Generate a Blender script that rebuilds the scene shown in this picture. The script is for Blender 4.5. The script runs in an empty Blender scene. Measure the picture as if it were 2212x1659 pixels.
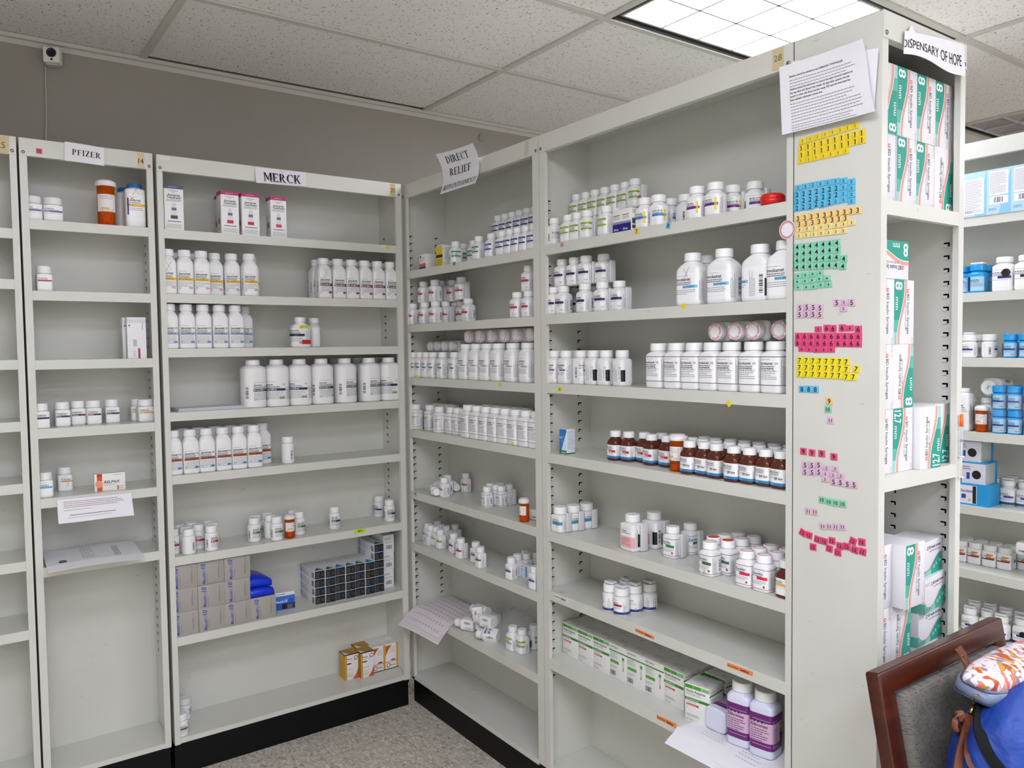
import bpy, math, random
from mathutils import Vector, Matrix
random.seed(7)
SC = bpy.context.scene
COL = SC.collection
PI = math.pi
R = math.radians

# ------------------------------------------------------------------ camera
CAM = Vector((-1.53243, -2.85856, 1.46968))
RV = Vector((0.813018, -0.582107, -0.0124)); UV = Vector((0.036593, 0.029831, 0.998885)); FV = Vector((0.581088, 0.812565, -0.045555))
FPX, CX, CY = 1708.1, 1106.0, 829.5
cd = bpy.data.cameras.new('camera'); cam = bpy.data.objects.new('camera', cd); COL.objects.link(cam)
cam.matrix_world = Matrix(((RV.x, UV.x, -FV.x, CAM.x), (RV.y, UV.y, -FV.y, CAM.y), (RV.z, UV.z, -FV.z, CAM.z), (0, 0, 0, 1)))
cd.sensor_width = 36; cd.lens = FPX/2212*36; cd.clip_start = .02
SC.camera = cam

def ray(u, v):
    return FV + RV*((u-CX)/FPX) - UV*((v-CY)/FPX)
def at(u, v, ax, val):            # where the sight line of a photo point meets the plane x / y / z = val
    d = ray(u, v); return CAM + d*((val-CAM[ax])/d[ax])

# ------------------------------------------------------------------ materials
def lin(c):
    return tuple(((x/12.92) if x <= .04045 else ((x+.055)/1.055)**2.4) for x in c)
def hx(s):
    s = s.lstrip('#'); s = ''.join(q*2 for q in s) if len(s) == 3 else s; return lin(tuple(int(s[i:i+2], 16)/255 for i in (0, 2, 4)))
def mat(name, color=None, rough=.5, metal=0., attr=False, spec=.5, **kw):
    m = bpy.data.materials.new(name); m.use_nodes = True
    nt = m.node_tree; b = nt.nodes['Principled BSDF']
    b.inputs['Roughness'].default_value = rough; b.inputs['Metallic'].default_value = metal
    b.inputs['Specular IOR Level'].default_value = spec
    if color: b.inputs['Base Color'].default_value = (*hx(color), 1)
    if attr:
        a = nt.nodes.new('ShaderNodeAttribute'); a.attribute_name = 'Col'
        nt.links.new(a.outputs['Color'], b.inputs['Base Color'])
    for k, v in kw.items(): b.inputs[k.replace('_', ' ')].default_value = v
    return m
def noise_mix(m, c1, c2, scale=8, lo=.4, hi=.6, detail=4, stretch=None, rough=None):
    nt = m.node_tree; b = nt.nodes['Principled BSDF']
    tc = nt.nodes.new('ShaderNodeTexCoord'); mp = nt.nodes.new('ShaderNodeMapping')
    n = nt.nodes.new('ShaderNodeTexNoise'); r = nt.nodes.new('ShaderNodeValToRGB')
    n.inputs['Scale'].default_value = scale; n.inputs['Detail'].default_value = detail
    if stretch: mp.inputs['Scale'].default_value = stretch
    r.color_ramp.elements[0].position = lo; r.color_ramp.elements[1].position = hi
    r.color_ramp.elements[0].color = (*hx(c1), 1); r.color_ramp.elements[1].color = (*hx(c2), 1)
    nt.links.new(tc.outputs['Object'], mp.inputs[0]); nt.links.new(mp.outputs[0], n.inputs['Vector'])
    nt.links.new(n.outputs['Fac'], r.inputs[0]); nt.links.new(r.outputs[0], b.inputs['Base Color'])
    return n, r
M = {}
M['paint'] = mat('shelf_paint', rough=.30, spec=.45); noise_mix(M['paint'], '#d5d5cc', '#dadad2', 5, .3, .7)
def scuffs(m):                    # faint scuffs and tape residue
    nt = m.node_tree; b = nt.nodes['Principled BSDF']; src = b.inputs['Base Color'].links[0].from_socket
    n = nt.nodes.new('ShaderNodeTexNoise'); n.inputs['Scale'].default_value = 38; n.inputs['Detail'].default_value = 5; n.inputs['Roughness'].default_value = .7
    mp = nt.nodes.new('ShaderNodeMapping'); mp.inputs['Scale'].default_value = (.35, .35, 1); tc = nt.nodes.new('ShaderNodeTexCoord')
    r = nt.nodes.new('ShaderNodeValToRGB'); r.color_ramp.elements[0].position = .665; r.color_ramp.elements[1].position = .72; r.color_ramp.elements[1].color = (.55, .55, .55, 1)
    mx = nt.nodes.new('ShaderNodeMixRGB'); mx.inputs[2].default_value = (*hx('#aeaa9c'), 1)
    nt.links.new(tc.outputs['Object'], mp.inputs[0]); nt.links.new(mp.outputs[0], n.inputs['Vector']); nt.links.new(n.outputs['Fac'], r.inputs[0]); nt.links.new(r.outputs[0], mx.inputs[0]); nt.links.new(src, mx.inputs[1]); nt.links.new(mx.outputs[0], b.inputs['Base Color'])
scuffs(M['paint'])
M['black'] = mat('black_plinth', '#050506', .5, spec=.25)
M['dark'] = mat('slot_dark', '#24241f', .8)
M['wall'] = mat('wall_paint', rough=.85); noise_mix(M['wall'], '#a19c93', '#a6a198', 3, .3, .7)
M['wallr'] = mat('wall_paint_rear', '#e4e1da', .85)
M['tbar'] = mat('t_bar', '#cfccc2', .5)
M['plastic'] = mat('white_plastic', '#f1f1f0', .33)
M['cap'] = mat('cap_plastic', '#f4f4f2', .42)
M['print'] = mat('print', attr=True, rough=.5)
M['gloss'] = mat('gloss_print', attr=True, rough=.3)
M['paper'] = mat('paper', attr=True, rough=.8, spec=.2)
M['brown'] = mat('amber_brown_plastic', '#5a2a19', .2)
M['blue'] = mat('blue_plastic', '#1d9bdc', .3)
M['bluecap'] = mat('blue_cap', '#1f6cb4', .35)
M['bluelid'] = mat('royal_blue', '#1238d8', .25)
M['red'] = mat('red_plastic', '#d8201c', .3)
M['steel'] = mat('screw_steel', '#8f9092', .3, 1.)
M['brass'] = mat('brass', '#b39a55', .3, 1.)
M['rubber'] = mat('black_plastic', '#17181c', .35)
M['leather'] = mat('tan_leather', '#8a4a25', .45)
M['wood'] = mat('mahogany', rough=.28); noise_mix(M['wood'], '#3a150a', '#4c1f0e', 6, .3, .7, 6, (1, 1, 9))
M['pvio'] = mat('lilac_plastic', '#dfe2f4', .3)
def translucent(name, color, fac, rough=.15):
    m = bpy.data.materials.new(name); m.use_nodes = True; nt = m.node_tree; nt.nodes.clear()
    o = nt.nodes.new('ShaderNodeOutputMaterial'); mx = nt.nodes.new('ShaderNodeMixShader')
    t = nt.nodes.new('ShaderNodeBsdfTransparent'); g = nt.nodes.new('ShaderNodeBsdfPrincipled')
    t.inputs[0].default_value = (*hx(color), 1); g.inputs['Base Color'].default_value = (*hx('#e8701c' if 'amber' in name else color), 1); g.inputs['Roughness'].default_value = rough
    mx.inputs[0].default_value = fac
    nt.links.new(t.outputs[0], mx.inputs[1]); nt.links.new(g.outputs[0], mx.inputs[2]); nt.links.new(mx.outputs[0], o.inputs[0]); return m
M['amber'] = translucent('amber_vial', '#ffd79a', .26)
M['bag'] = translucent('clear_bag', '#ffffff', .05, .08)
M['clear'] = translucent('clear_barrel', '#eef2f4', .3)

# ceiling tile: white mineral fibre with dark fissures and pinholes
def ceiling_mat():
    m = mat('ceiling_tile', rough=.9, spec=.1); nt = m.node_tree; b = nt.nodes['Principled BSDF']
    tc = nt.nodes.new('ShaderNodeTexCoord')
    def fiss(scale, stretch, th, rot, rnd=1.):
        mp = nt.nodes.new('ShaderNodeMapping'); mp.inputs['Scale'].default_value = stretch; mp.inputs['Rotation'].default_value = (0, 0, rot)
        ns = nt.nodes.new('ShaderNodeTexNoise'); ns.inputs['Scale'].default_value = 40
        add = nt.nodes.new('ShaderNodeMixRGB'); add.blend_type = 'ADD'; add.inputs[0].default_value = .02
        v = nt.nodes.new('ShaderNodeTexVoronoi'); v.inputs['Scale'].default_value = scale; v.inputs['Randomness'].default_value = rnd
        c = nt.nodes.new('ShaderNodeMath'); c.operation = 'LESS_THAN'; c.inputs[1].default_value = th
        nt.links.new(tc.outputs['Object'], mp.inputs[0]); nt.links.new(tc.outputs['Object'], ns.inputs['Vector'])
        nt.links.new(mp.outputs[0], add.inputs[1]); nt.links.new(ns.outputs['Color'], add.inputs[2])
        nt.links.new(add.outputs[0], v.inputs['Vector']); nt.links.new(v.outputs['Distance'], c.inputs[0]); return c
    a1 = fiss(105, (1, .34, 1), .16, .3); a2 = fiss(95, (.36, 1, 1), .15, .5); a3 = fiss(190, (1, 1, 1), .15, 0)
    mx = nt.nodes.new('ShaderNodeMath'); mx.operation = 'MAXIMUM'; m2 = nt.nodes.new('ShaderNodeMath'); m2.operation = 'MAXIMUM'
    nt.links.new(a1.outputs[0], mx.inputs[0]); nt.links.new(a2.outputs[0], mx.inputs[1]); nt.links.new(mx.outputs[0], m2.inputs[0]); nt.links.new(a3.outputs[0], m2.inputs[1])
    cr = nt.nodes.new('ShaderNodeMixRGB'); cr.inputs[1].default_value = (*hx('#f1eee8'), 1); cr.inputs[2].default_value = (*hx('#8d8779'), 1)
    nt.links.new(m2.outputs[0], cr.inputs[0]); nt.links.new(cr.outputs[0], b.inputs['Base Color']); return m
M['tile'] = ceiling_mat()
def floor_mat():
    m = mat('floor_tile', rough=.45); nt = m.node_tree; b = nt.nodes['Principled BSDF']
    tc = nt.nodes.new('ShaderNodeTexCoord')
    n1 = nt.nodes.new('ShaderNodeTexNoise'); n1.inputs['Scale'].default_value = 85; n1.inputs['Detail'].default_value = 3; n1.inputs['Distortion'].default_value = 1.2
    n2 = nt.nodes.new('ShaderNodeTexNoise'); n2.inputs['Scale'].default_value = 9
    mp = nt.nodes.new('ShaderNodeMapping'); mp.inputs['Scale'].default_value = (1, .55, 1); mp.inputs['Rotation'].default_value = (0, 0, .5)
    r = nt.nodes.new('ShaderNodeValToRGB'); e = r.color_ramp.elements
    e[0].position = .30; e[0].color = (*hx('#958c7d'), 1); e[1].position = .72; e[1].color = (*hx('#eee8de'), 1)
    k = e.new(.42); k.color = (*hx('#beb6a8'), 1); k = e.new(.56); k.color = (*hx('#d0c9bc'), 1)
    br = nt.nodes.new('ShaderNodeTexBrick'); br.offset = 0; br.inputs['Scale'].default_value = 1; br.inputs['Brick Width'].default_value = .305; br.inputs['Row Height'].default_value = .305
    br.inputs['Mortar Size'].default_value = .0009; br.inputs['Color1'].default_value = (1, 1, 1, 1); br.inputs['Color2'].default_value = (1, 1, 1, 1); br.inputs['Mortar'].default_value = (.45, .43, .4, 1)
    mp2 = nt.nodes.new('ShaderNodeMapping'); mp2.inputs['Location'].default_value = (.479, .19, 0)
    mul = nt.nodes.new('ShaderNodeMixRGB'); mul.blend_type = 'MULTIPLY'; mul.inputs[0].default_value = 1
    nt.links.new(tc.outputs['Object'], mp.inputs[0]); nt.links.new(mp.outputs[0], n1.inputs['Vector']); nt.links.new(n1.outputs['Fac'], r.inputs[0])
    nt.links.new(tc.outputs['Object'], mp2.inputs[0]); nt.links.new(mp2.outputs[0], br.inputs['Vector'])
    nt.links.new(r.outputs[0], mul.inputs[1]); nt.links.new(br.outputs['Color'], mul.inputs[2]); nt.links.new(mul.outputs[0], b.inputs['Base Color']); return m
M['floor'] = floor_mat()
def emis(name, color, s):
    m = bpy.data.materials.new(name); m.use_nodes = True; nt = m.node_tree; nt.nodes.clear()
    o = nt.nodes.new('ShaderNodeOutputMaterial'); e = nt.nodes.new('ShaderNodeEmission'); e.inputs[0].default_value = (*hx(color), 1); e.inputs[1].default_value = s
    nt.links.new(e.outputs[0], o.inputs[0]); return m
M['lamp'] = emis('lit_lens', '#eef1ff', 5.5)
M['lensoff'] = mat('unlit_lens', '#a9a3a8', .15, .3)

# ------------------------------------------------------------------ mesh builder
class MB:
    def __init__(s): s.v = []; s.f = []; s.c = []; s.sm = []
    def add(s, vs, fs, col=(1, 1, 1), smooth=False):
        n = len(s.v); s.v += [tuple(p) for p in vs]
        for f in fs: s.f.append(tuple(i+n for i in f)); s.c.append(col); s.sm.append(smooth)
    def box(s, x0, x1, y0, y1, z0, z1, col='#ffffff', T=None, faces=None):
        vs = [Vector((x, y, z)) for z in (z0, z1) for y in (y0, y1) for x in (x0, x1)]
        if T: vs = [T @ p for p in vs]
        fs = [(0, 2, 3, 1), (4, 5, 7, 6), (0, 1, 5, 4), (2, 6, 7, 3), (0, 4, 6, 2), (1, 3, 7, 5)]
        cols = [hx(col)]*6
        for i, f in enumerate(fs): s.add(vs, [f], cols[i]) if False else None
        n = len(s.v); s.v += [tuple(p) for p in vs]
        for f, c in zip(fs, cols): s.f.append(tuple(i+n for i in f)); s.c.append(c); s.sm.append(False)
        return s
    def bev(s, x0, x1, y0, y1, z0, z1, b, col='#ffffff', T=None):      # box with rounded vertical and horizontal edges
        rings = []
        def ring(ins, z):
            pts = []
            for cx, cy, a0 in ((x1-b, y1-b, 0), (x0+b, y1-b, 90), (x0+b, y0+b, 180), (x1-b, y0+b, 270)):
                for k in range(4):
                    a = R(a0+30*k); pts.append(Vector((cx+(b-ins)*math.cos(a), cy+(b-ins)*math.sin(a), z)))
            return pts
        for ins, z in ((b, z0), (b*.3, z0+b*.3), (0, z0+b), (0, z1-b), (b*.3, z1-b*.3), (b, z1)): rings.append(ring(ins, z))
        s.loft(rings, hx(col), T, smooth=True); return s
    def loft(s, rings, col, T=None, smooth=True, caps=True):
        n = len(rings[0]); vs = [p for r_ in rings for p in r_]
        if T: vs = [T @ p for p in vs]
        fs = []
        for i in range(len(rings)-1):
            for j in range(n): fs.append((i*n+j, i*n+(j+1) % n, (i+1)*n+(j+1) % n, (i+1)*n+j))
        s.add(vs, fs, col, smooth)
        if caps:
            m = len(s.v)-len(vs); s.f.append(tuple(m+j for j in reversed(range(n)))); s.c.append(col); s.sm.append(False)
            m += (len(rings)-1)*n; s.f.append(tuple(m+j for j in range(n))); s.c.append(col); s.sm.append(False)
    def lathe(s, prof, col='#ffffff', seg=32, T=None, rib=None):
        rings = []
        for r_, z, *q in prof:
            rings.append([Vector(((r_*(1-(rib if q and q[0] and j % 2 else 0)))*math.cos(2*PI*j/seg), (r_*(1-(rib if q and q[0] and j % 2 else 0)))*math.sin(2*PI*j/seg), z)) for j in range(seg)])
        s.loft(rings, hx(col), T); return s
    def tube(s, pts, rad, col='#ffffff', seg=10):
        rings = []; pts = [Vector(p) for p in pts]
        for i, p in enumerate(pts):
            d = (pts[min(i+1, len(pts)-1)]-pts[max(i-1, 0)]).normalized(); a = Vector((0, 0, 1)) if abs(d.z) < .9 else Vector((1, 0, 0))
            u = d.cross(a).normalized(); w = d.cross(u)
            r_ = rad[i] if isinstance(rad, (list, tuple)) else rad
            rings.append([p+(u*math.cos(2*PI*j/seg)+w*math.sin(2*PI*j/seg))*r_ for j in range(seg)])
        s.loft(rings, hx(col)); return s
    def ribbon(s, pts, nrm, w, t, col='#ffffff'):     # flat strap through pts; nrm: the side it faces
        rings = []; pts = [Vector(p) for p in pts]
        for i, p in enumerate(pts):
            d = (pts[min(i+1, len(pts)-1)]-pts[max(i-1, 0)]).normalized(); n = Vector(nrm[i] if isinstance(nrm, list) else nrm)
            sd = d.cross(n).normalized(); n = sd.cross(d).normalized()
            rings.append([p-sd*w/2-n*t/2, p+sd*w/2-n*t/2, p+sd*w/2+n*t/2, p-sd*w/2+n*t/2])
        s.loft(rings, hx(col), smooth=False); return s
    def quad(s, a, b, c, d, col='#ffffff'): s.add([a, b, c, d], [(0, 1, 2, 3)], hx(col)); return s
    def mesh(s, name, m):
        me = bpy.data.meshes.new(name); me.from_pydata(s.v, [], s.f); me.materials.append(M[m] if isinstance(m, str) else m)
        ca = me.color_attributes.new('Col', 'FLOAT_COLOR', 'CORNER'); buf = []
        for p, c in zip(me.polygons, s.c): buf += [c[0], c[1], c[2], 1.]*p.loop_total
        ca.data.foreach_set('color', buf); me.polygons.foreach_set('use_smooth', s.sm); me.update(); return me
def link(name, me, parent=None, mw=None):
    o = bpy.data.objects.new(name, me); COL.objects.link(o)
    if parent: o.parent = parent
    if mw is not None: o.matrix_local = mw
    return o
def tag(o, label=None, cat=None, group=None, kind=None):
    if label:
        o['label'] = label
    if cat: o['category'] = cat
    if group: o['group'] = group
    if kind: o['kind'] = kind
    return o
def empty(name, mw): return link(name, None, None, mw)

# ------------------------------------------------------------------ flat artwork (text, bars, patches) laid on surfaces
_tc = {}
def text_geo(s, bold):
    k = (s, bold)
    if k not in _tc:
        cu = bpy.data.curves.new('t', 'FONT'); cu.body = s; cu.size = 1; cu.resolution_u = 8 if len(s) < 5 else 3; cu.offset = .018 if bold else .0
        o = bpy.data.objects.new('t', cu); me = bpy.data.meshes.new_from_object(o)
        vs = [(v.co.x, v.co.y) for v in me.vertices]; fs = [tuple(p.vertices) for p in me.polygons]
        w = max([v[0] for v in vs] or [1]); x0 = min([v[0] for v in vs] or [0])
        _tc[k] = ([(x-x0, y) for x, y in vs], fs, w-x0)
        bpy.data.meshes.remove(me); bpy.data.objects.remove(o); bpy.data.curves.remove(cu)
    return _tc[k]
# serif capitals from stems, hairlines and slab serifs, for the printed paper signs
def serif_geo(s):
    polys = []; x = 0
    def q(*p): polys.append([(x+a, b) for a, b in p])
    def rc(a, b, c, d): q((a, b), (c, b), (c, d), (a, d))
    def stem(a, w=.13, top=True, bot=True):
        rc(a, 0, a+w, .7)
        if bot: rc(a-.05, 0, a+w+.05, .035)
        if top: rc(a-.05, .665, a+w+.05, .7)
    def arc(cx, cy, rx, ry, a0, a1, wt, wn):
        n = 14; pr = None
        for i in range(n+1):
            a = R(a0+(a1-a0)*i/n); w = wn+(wt-wn)*abs(math.cos(a)); co, si = math.cos(a), math.sin(a)
            cur = ((cx+rx*co, cy+ry*si), (cx+(rx-w)*co, cy+(ry-w*.6)*si))
            if pr: q(pr[0], cur[0], cur[1], pr[1])
            pr = cur
    def diag(x0, y0, x1, y1, w): q((x0, y0), (x0+w, y0), (x1+w, y1), (x1, y1))
    for ch in s:
        W = .5
        if ch in 'PR': stem(.08); arc(.2, .515, .3, .185, -90, 90, .13, .045); rc(.2, .655, .22, .7); W = .6
        if ch == 'R': diag(.48, 0, .24, .33, .13); rc(.46, 0, .68, .035); W = .7
        if ch in 'FE': stem(.08); rc(.2, .655, .54, .7); rc(.5, .55, .54, .7); rc(.2, .34, .42, .38); rc(.39, .29, .42, .43); W = .6
        if ch == 'E': rc(.2, 0, .56, .045); rc(.52, 0, .56, .16); W = .64
        if ch == 'L': stem(.08); rc(.2, 0, .54, .045); rc(.5, 0, .54, .17); W = .6
        if ch == 'I': stem(.08); W = .34
        if ch == 'T': stem(.25, top=False); rc(.02, .655, .61, .7); rc(.02, .54, .06, .7); rc(.57, .54, .61, .7); W = .66
        if ch == 'Z': diag(.04, .0, .38, .7, .14); rc(.05, .655, .5, .7); rc(.05, .55, .09, .7); rc(.04, 0, .54, .045); rc(.5, 0, .54, .16); W = .6
        if ch == 'M': stem(.08, .05); stem(.62); diag(.36, .12, .06, .7, .12); diag(.36, .12, .62, .7, .05); W = .84
        if ch == 'N': stem(.08, .05); stem(.56, .05); diag(.5, 0, .06, .7, .13); W = .72
        if ch == 'C': arc(.38, .35, .33, .36, 50, 310, .13, .04); rc(.56, .48, .6, .68); W = .68
        if ch == 'D': stem(.08); arc(.2, .35, .42, .35, -90, 90, .13, .045); W = .72
        if ch == 'H': stem(.08); stem(.5); rc(.2, .34, .52, .38); W = .76
        if ch == 'K': stem(.08); diag(.2, .28, .48, .7, .06); diag(.48, 0, .26, .4, .13); rc(.44, .665, .62, .7); rc(.45, 0, .68, .035); W = .7
        if ch == 'S': arc(.28, .52, .22, .18, 30, 270, .12, .05); arc(.28, .18, .22, .18, -150, 90, .12, .05); W = .58
        if ch == '(': arc(.36, .32, .28, .5, 120, 240, .09, .03); W = .26
        if ch == ')': arc(-.05, .32, .28, .5, -60, 60, .09, .03); W = .3
        if ch == ' ': W = .35
        x += W
    vs, fs = [], []
    for p in polys:
        n = len(vs); vs += p; fs.append(tuple(range(n, n+len(p))))
    return vs, fs, x

class Art:
    def __init__(s): s.it = []      # (points, faces, colour, layer)
    def rect(s, x0, y0, x1, y1, col, lay=1):
        n = max(1, min(60, math.ceil(abs(x1-x0)/.0022)))
        vs = [(x0+(x1-x0)*i/n, y) for i in range(n+1) for y in (y0, y1)]
        s.it.append((vs, [(2*i, 2*i+2, 2*i+3, 2*i+1) for i in range(n)], hx(col), lay)); return s
    def poly(s, pts, col, lay=1):
        if len(pts) > 8:                # wide convex shapes are cut into strips so that they follow a curved side
            xs = [p[0] for p in pts]; a, b = min(xs), max(xs); n = max(2, math.ceil((b-a)/.0015)) if b-a < .05 else 24; vs = []
            for i in range(n+1):
                x = a+(b-a)*(i/n*.998+.001); ys = []
                for k in range(len(pts)):
                    (x0, y0), (x1, y1) = pts[k], pts[(k+1) % len(pts)]
                    if min(x0, x1) <= x <= max(x0, x1) and x0 != x1: ys.append(y0+(y1-y0)*(x-x0)/(x1-x0))
                vs += [(x, min(ys)), (x, max(ys))]
            s.it.append((vs, [(2*i, 2*i+2, 2*i+3, 2*i+1) for i in range(n)], hx(col), lay)); return s
        s.it.append((pts, [tuple(range(len(pts)))], hx(col), lay)); return s
    def disc(s, x, y, rx, col, lay=1, ry=None, n=20):
        ry = ry or rx; return s.poly([(x+rx*math.cos(2*PI*i/n), y+ry*math.sin(2*PI*i/n)) for i in range(n)], col, lay)
    def ringd(s, x, y, r0, r1, col, lay=1, n=28, gap=()):
        vs = [(x+r_*math.cos(2*PI*i/n), y+r_*math.sin(2*PI*i/n)) for i in range(n+1) for r_ in (r0, r1)]
        s.it.append((vs, [(2*i, 2*i+1, 2*i+3, 2*i+2) for i in range(n) if i not in gap], hx(col), lay)); return s
    def pill(s, x, y, w, h, col, lay=2):
        pts = [(x+w/2-h/2+h/2*math.cos(R(a)), y+h/2*math.sin(R(a))) for a in range(-90, 91, 30)]+[(x-w/2+h/2+h/2*math.cos(R(a)), y+h/2*math.sin(R(a))) for a in range(90, 271, 30)]
        return s.poly(pts, col, lay)
    def text(s, t, x, y, h, col='#222222', bold=False, lay=2, maxw=None, align='l', rot=0, serif=False, xs=1., shear=0):
        vs, fs, w = serif_geo(t) if serif else text_geo(t, bold)
        k = h/.72; kx = k*xs
        if maxw and w*kx > maxw: kx = maxw/w
        ox = {'l': 0, 'c': -w*kx/2, 'r': -w*kx}[align]; c, sn = math.cos(R(rot)), math.sin(R(rot))
        s.it.append(([(x+(ox+a*kx+shear*b*k)*c-b*k*sn, y+(ox+a*kx+shear*b*k)*sn+b*k*c) for a, b in vs], fs, hx(col), lay)); return s
    def lines(s, x0, x1, y, n, pitch, col='#8a8a8e', th=None, lay=2, seed=1, frac=1.):   # illegibly small print as broken hairlines
        rn = random.Random(seed); th = (th or pitch*.42)*.72; vs = []; fs = []
        for i in range(n):
            x = x0; end = x0+(x1-x0)*(rn.uniform(.55, 1)*frac if i % 3 == 2 else rn.uniform(.85, 1)*frac); yy = y-i*pitch
            while x < end:
                w = min(rn.uniform(.5, 2.2)*pitch, end-x, .006); k = len(vs)
                vs += [(x, yy), (x+w, yy), (x+w, yy+th), (x, yy+th)]; fs.append((k, k+1, k+2, k+3)); x += w+pitch*.22
        s.it.append((vs, fs, hx(col), lay)); return s
    def vlines(s, y0, y1, x, n, pitch, col='#8a8a8e', lay=2, seed=1):
        rn = random.Random(seed); th = pitch*.42; vs = []; fs = []
        for i in range(n):
            y = y0; end = y0+(y1-y0)*rn.uniform(.6, 1); xx = x+i*pitch
            while y < end:
                w = min(rn.uniform(.6, 2.4)*pitch, end-y); k = len(vs)
                vs += [(xx, y), (xx+th*.8, y), (xx+th*.8, y+w), (xx, y+w)]; fs.append((k, k+1, k+2, k+3)); y += w+pitch*.22
        s.it.append((vs, fs, hx(col), lay)); return s
    def barcode(s, x0, y0, x1, y1, col='#222222', vert=False, lay=2, seed=3):
        rn = random.Random(seed); a0, a1 = (y0, y1) if vert else (x0, x1); a = a0; u = (a1-a0)/34; vs = []; fs = []
        while a < a1-u:
            w = u*rn.choice((1, 1, 2)); k = len(vs)
            vs += [(x0, a), (x1, a), (x1, a+w), (x0, a+w)] if vert else [(a, y0), (a+w, y0), (a+w, y1), (a, y1)]
            fs.append((k, k+1, k+2, k+3)); a += w+u*rn.choice((1, 1, 2))
        s.it.append((vs, fs, hx(col), lay)); return s
    def onto(s, mb, fn, e=.00012):
        for vs, fs, col, lay in s.it:
            mb.add([fn(x, y, e*lay) for x, y in vs], fs, col)
        return mb
def flat(o, ex, ey, n):           # plane mapping: origin and axes
    o, ex, ey, n = Vector(o), Vector(ex), Vector(ey), Vector(n)
    return lambda x, y, e: o+ex*x+ey*y+n*e

# ------------------------------------------------------------------ bottles
def sq(a, b, n, t):
    c, s_ = math.cos(t), math.sin(t)
    return a*abs(c)**(2/n)*(1 if c >= 0 else -1), b*abs(s_)**(2/n)*(1 if s_ >= 0 else -1)
class Sect:                        # cross-section measured along its outline from the middle of the front (-Y) face
    def __init__(s, a, b, n):
        N = 360; s.p = []
        for i in range(N+1): s.p.append(sq(a, b, n, -PI/2+2*PI*i/N))
        s.l = [0]
        for i in range(N): s.l.append(s.l[-1]+math.hypot(s.p[i+1][0]-s.p[i][0], s.p[i+1][1]-s.p[i][1]))
        s.L = s.l[-1]
    def at(s, d):
        d %= s.L; lo, hi = 0, len(s.l)-1
        while hi-lo > 1:
            m = (lo+hi)//2
            if s.l[m] <= d: lo = m
            else: hi = m
        f = (d-s.l[lo])/max(1e-9, s.l[hi]-s.l[lo]); p, q = s.p[lo], s.p[hi]
        x, y = p[0]+(q[0]-p[0])*f, p[1]+(q[1]-p[1])*f; tx, ty = q[0]-p[0], q[1]-p[1]; t = math.hypot(tx, ty) or 1
        return x, y, ty/t, -tx/t
# kind: width, depth, squareness, height, shoulder start, neck start, cap radius, cap height, label z0..z1
K = {
 'J': (.055, .052, 5, .153, .100, .127, .0212, .023, .012, .086),
 'B': (.086, .080, 2.8, .174, .138, .155, .0255, .019, .022, .100),
 'F': (.077, .046, 3.2, .113, .070, .092, .0205, .018, .008, .080),
 'W': (.048, .048, 2, .101, .070, .077, .0222, .022, .008, .068),
 'S': (.045, .045, 2, .088, .058, .064, .0195, .023, .006, .058),
 'P': (.056, .050, 5, .076, .050, .053, .0265, .022, .006, .049),
 'Q': (.044, .044, 6, .079, .052, .055, .0215, .023, .006, .051),
 'C': (.062, .056, 5, .145, .122, .131, .0235, .013, .020, .108),
 'N': (.044, .044, 4, .084, .048, .064, .0165, .018, .006, .049),
 'I': (.046, .044, 4, .086, .056, .066, .0185, .018, .006, .056),
 'K': (.047, .044, 4.5, .102, .072, .080, .0195, .020, .010, .070),
 'L': (.058, .052, 4, .131, .092, .112, .0235, .018, .012, .088),
 'X': (.059, .052, 4.5, .120, .086, .098, .0225, .020, .016, .088),
 'V': (.076, .056, 5, .134, .086, .112, .0220, .021, .008, .082),
 'D': (.062, .055, 5, .130, .094, .106, .0235, .021, .010, .092),
 'G': (.034, .034, 6, .076, .050, .055, .0155, .019, .005, .049),
 'E': (.043, .043, 3.4, .086, .050, .066, .0165, .017, .008, .046),
 'T': (.048, .044, 6, .080, .052, .056, .0215, .022, .006, .052),
 'U': (.060, .052, 6, .103, .074, .080, .0215, .021, .008, .072),
 'O': (.046, .046, 2, .078, .050, .053, .0215, .021, .005, .048),
 'Z': (.064, .060, 5, .158, .118, .134, .0255, .023, .022, .108),
 'M': (.050, .044, 3, .084, .052, .060, .0205, .019, .004, .052),
 'H': (.046, .042, 4, .074, .052, .055, .0215, .019, .004, .050),
 'Y': (.058, .056, 3, .094, .062, .070, .0245, .020, .006, .054),
 'A': (.066, .062, 3, .112, .080, .090, .0250, .018, .012, .075),
}
_bm = {}
def body_mesh(k, m='plastic'):
    if ('b', k, m) in _bm: return _bm['b', k, m]
    w, d, n, H, sh, nk, cr, ch, *_ = K[k]; a, b = w/2, d/2; mb = MB(); N = 44; rings = []
    def ring(z, f, ff, rr=None):
        out = []
        for i in range(N):
            t = 2*PI*i/N; x, y = sq(a, b, n, t); cx, cy = cr*.86*math.cos(t), cr*.86*math.sin(t)
            out.append(Vector(((x*(1-f)+cx*f)*ff, (y*(1-f)+cy*f)*ff, z)))
        return out
    for z, ff in ((0, .86), (.0015, .95), (.004, .99), (.007, 1)): rings.append(ring(z, 0, ff))
    rings.append(ring(sh, 0, 1)); D = nk-sh
    for i in range(1, 7):
        q = i/6; f = 1-math.cos(q*PI/2)**1.25 if n < 2.9 else q*q*(3-2*q)*.35+q*q*.65
        rings.append(ring(sh+D*(math.sin(q*PI/2) if n < 2.9 else q**.85), f, 1))
    rings.append(ring(H-ch+.001, 1, 1))
    mb.loft(rings, (1, 1, 1))
    _bm['b', k, m] = mb.mesh(('body'), m); return _bm['b', k, m]
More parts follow.
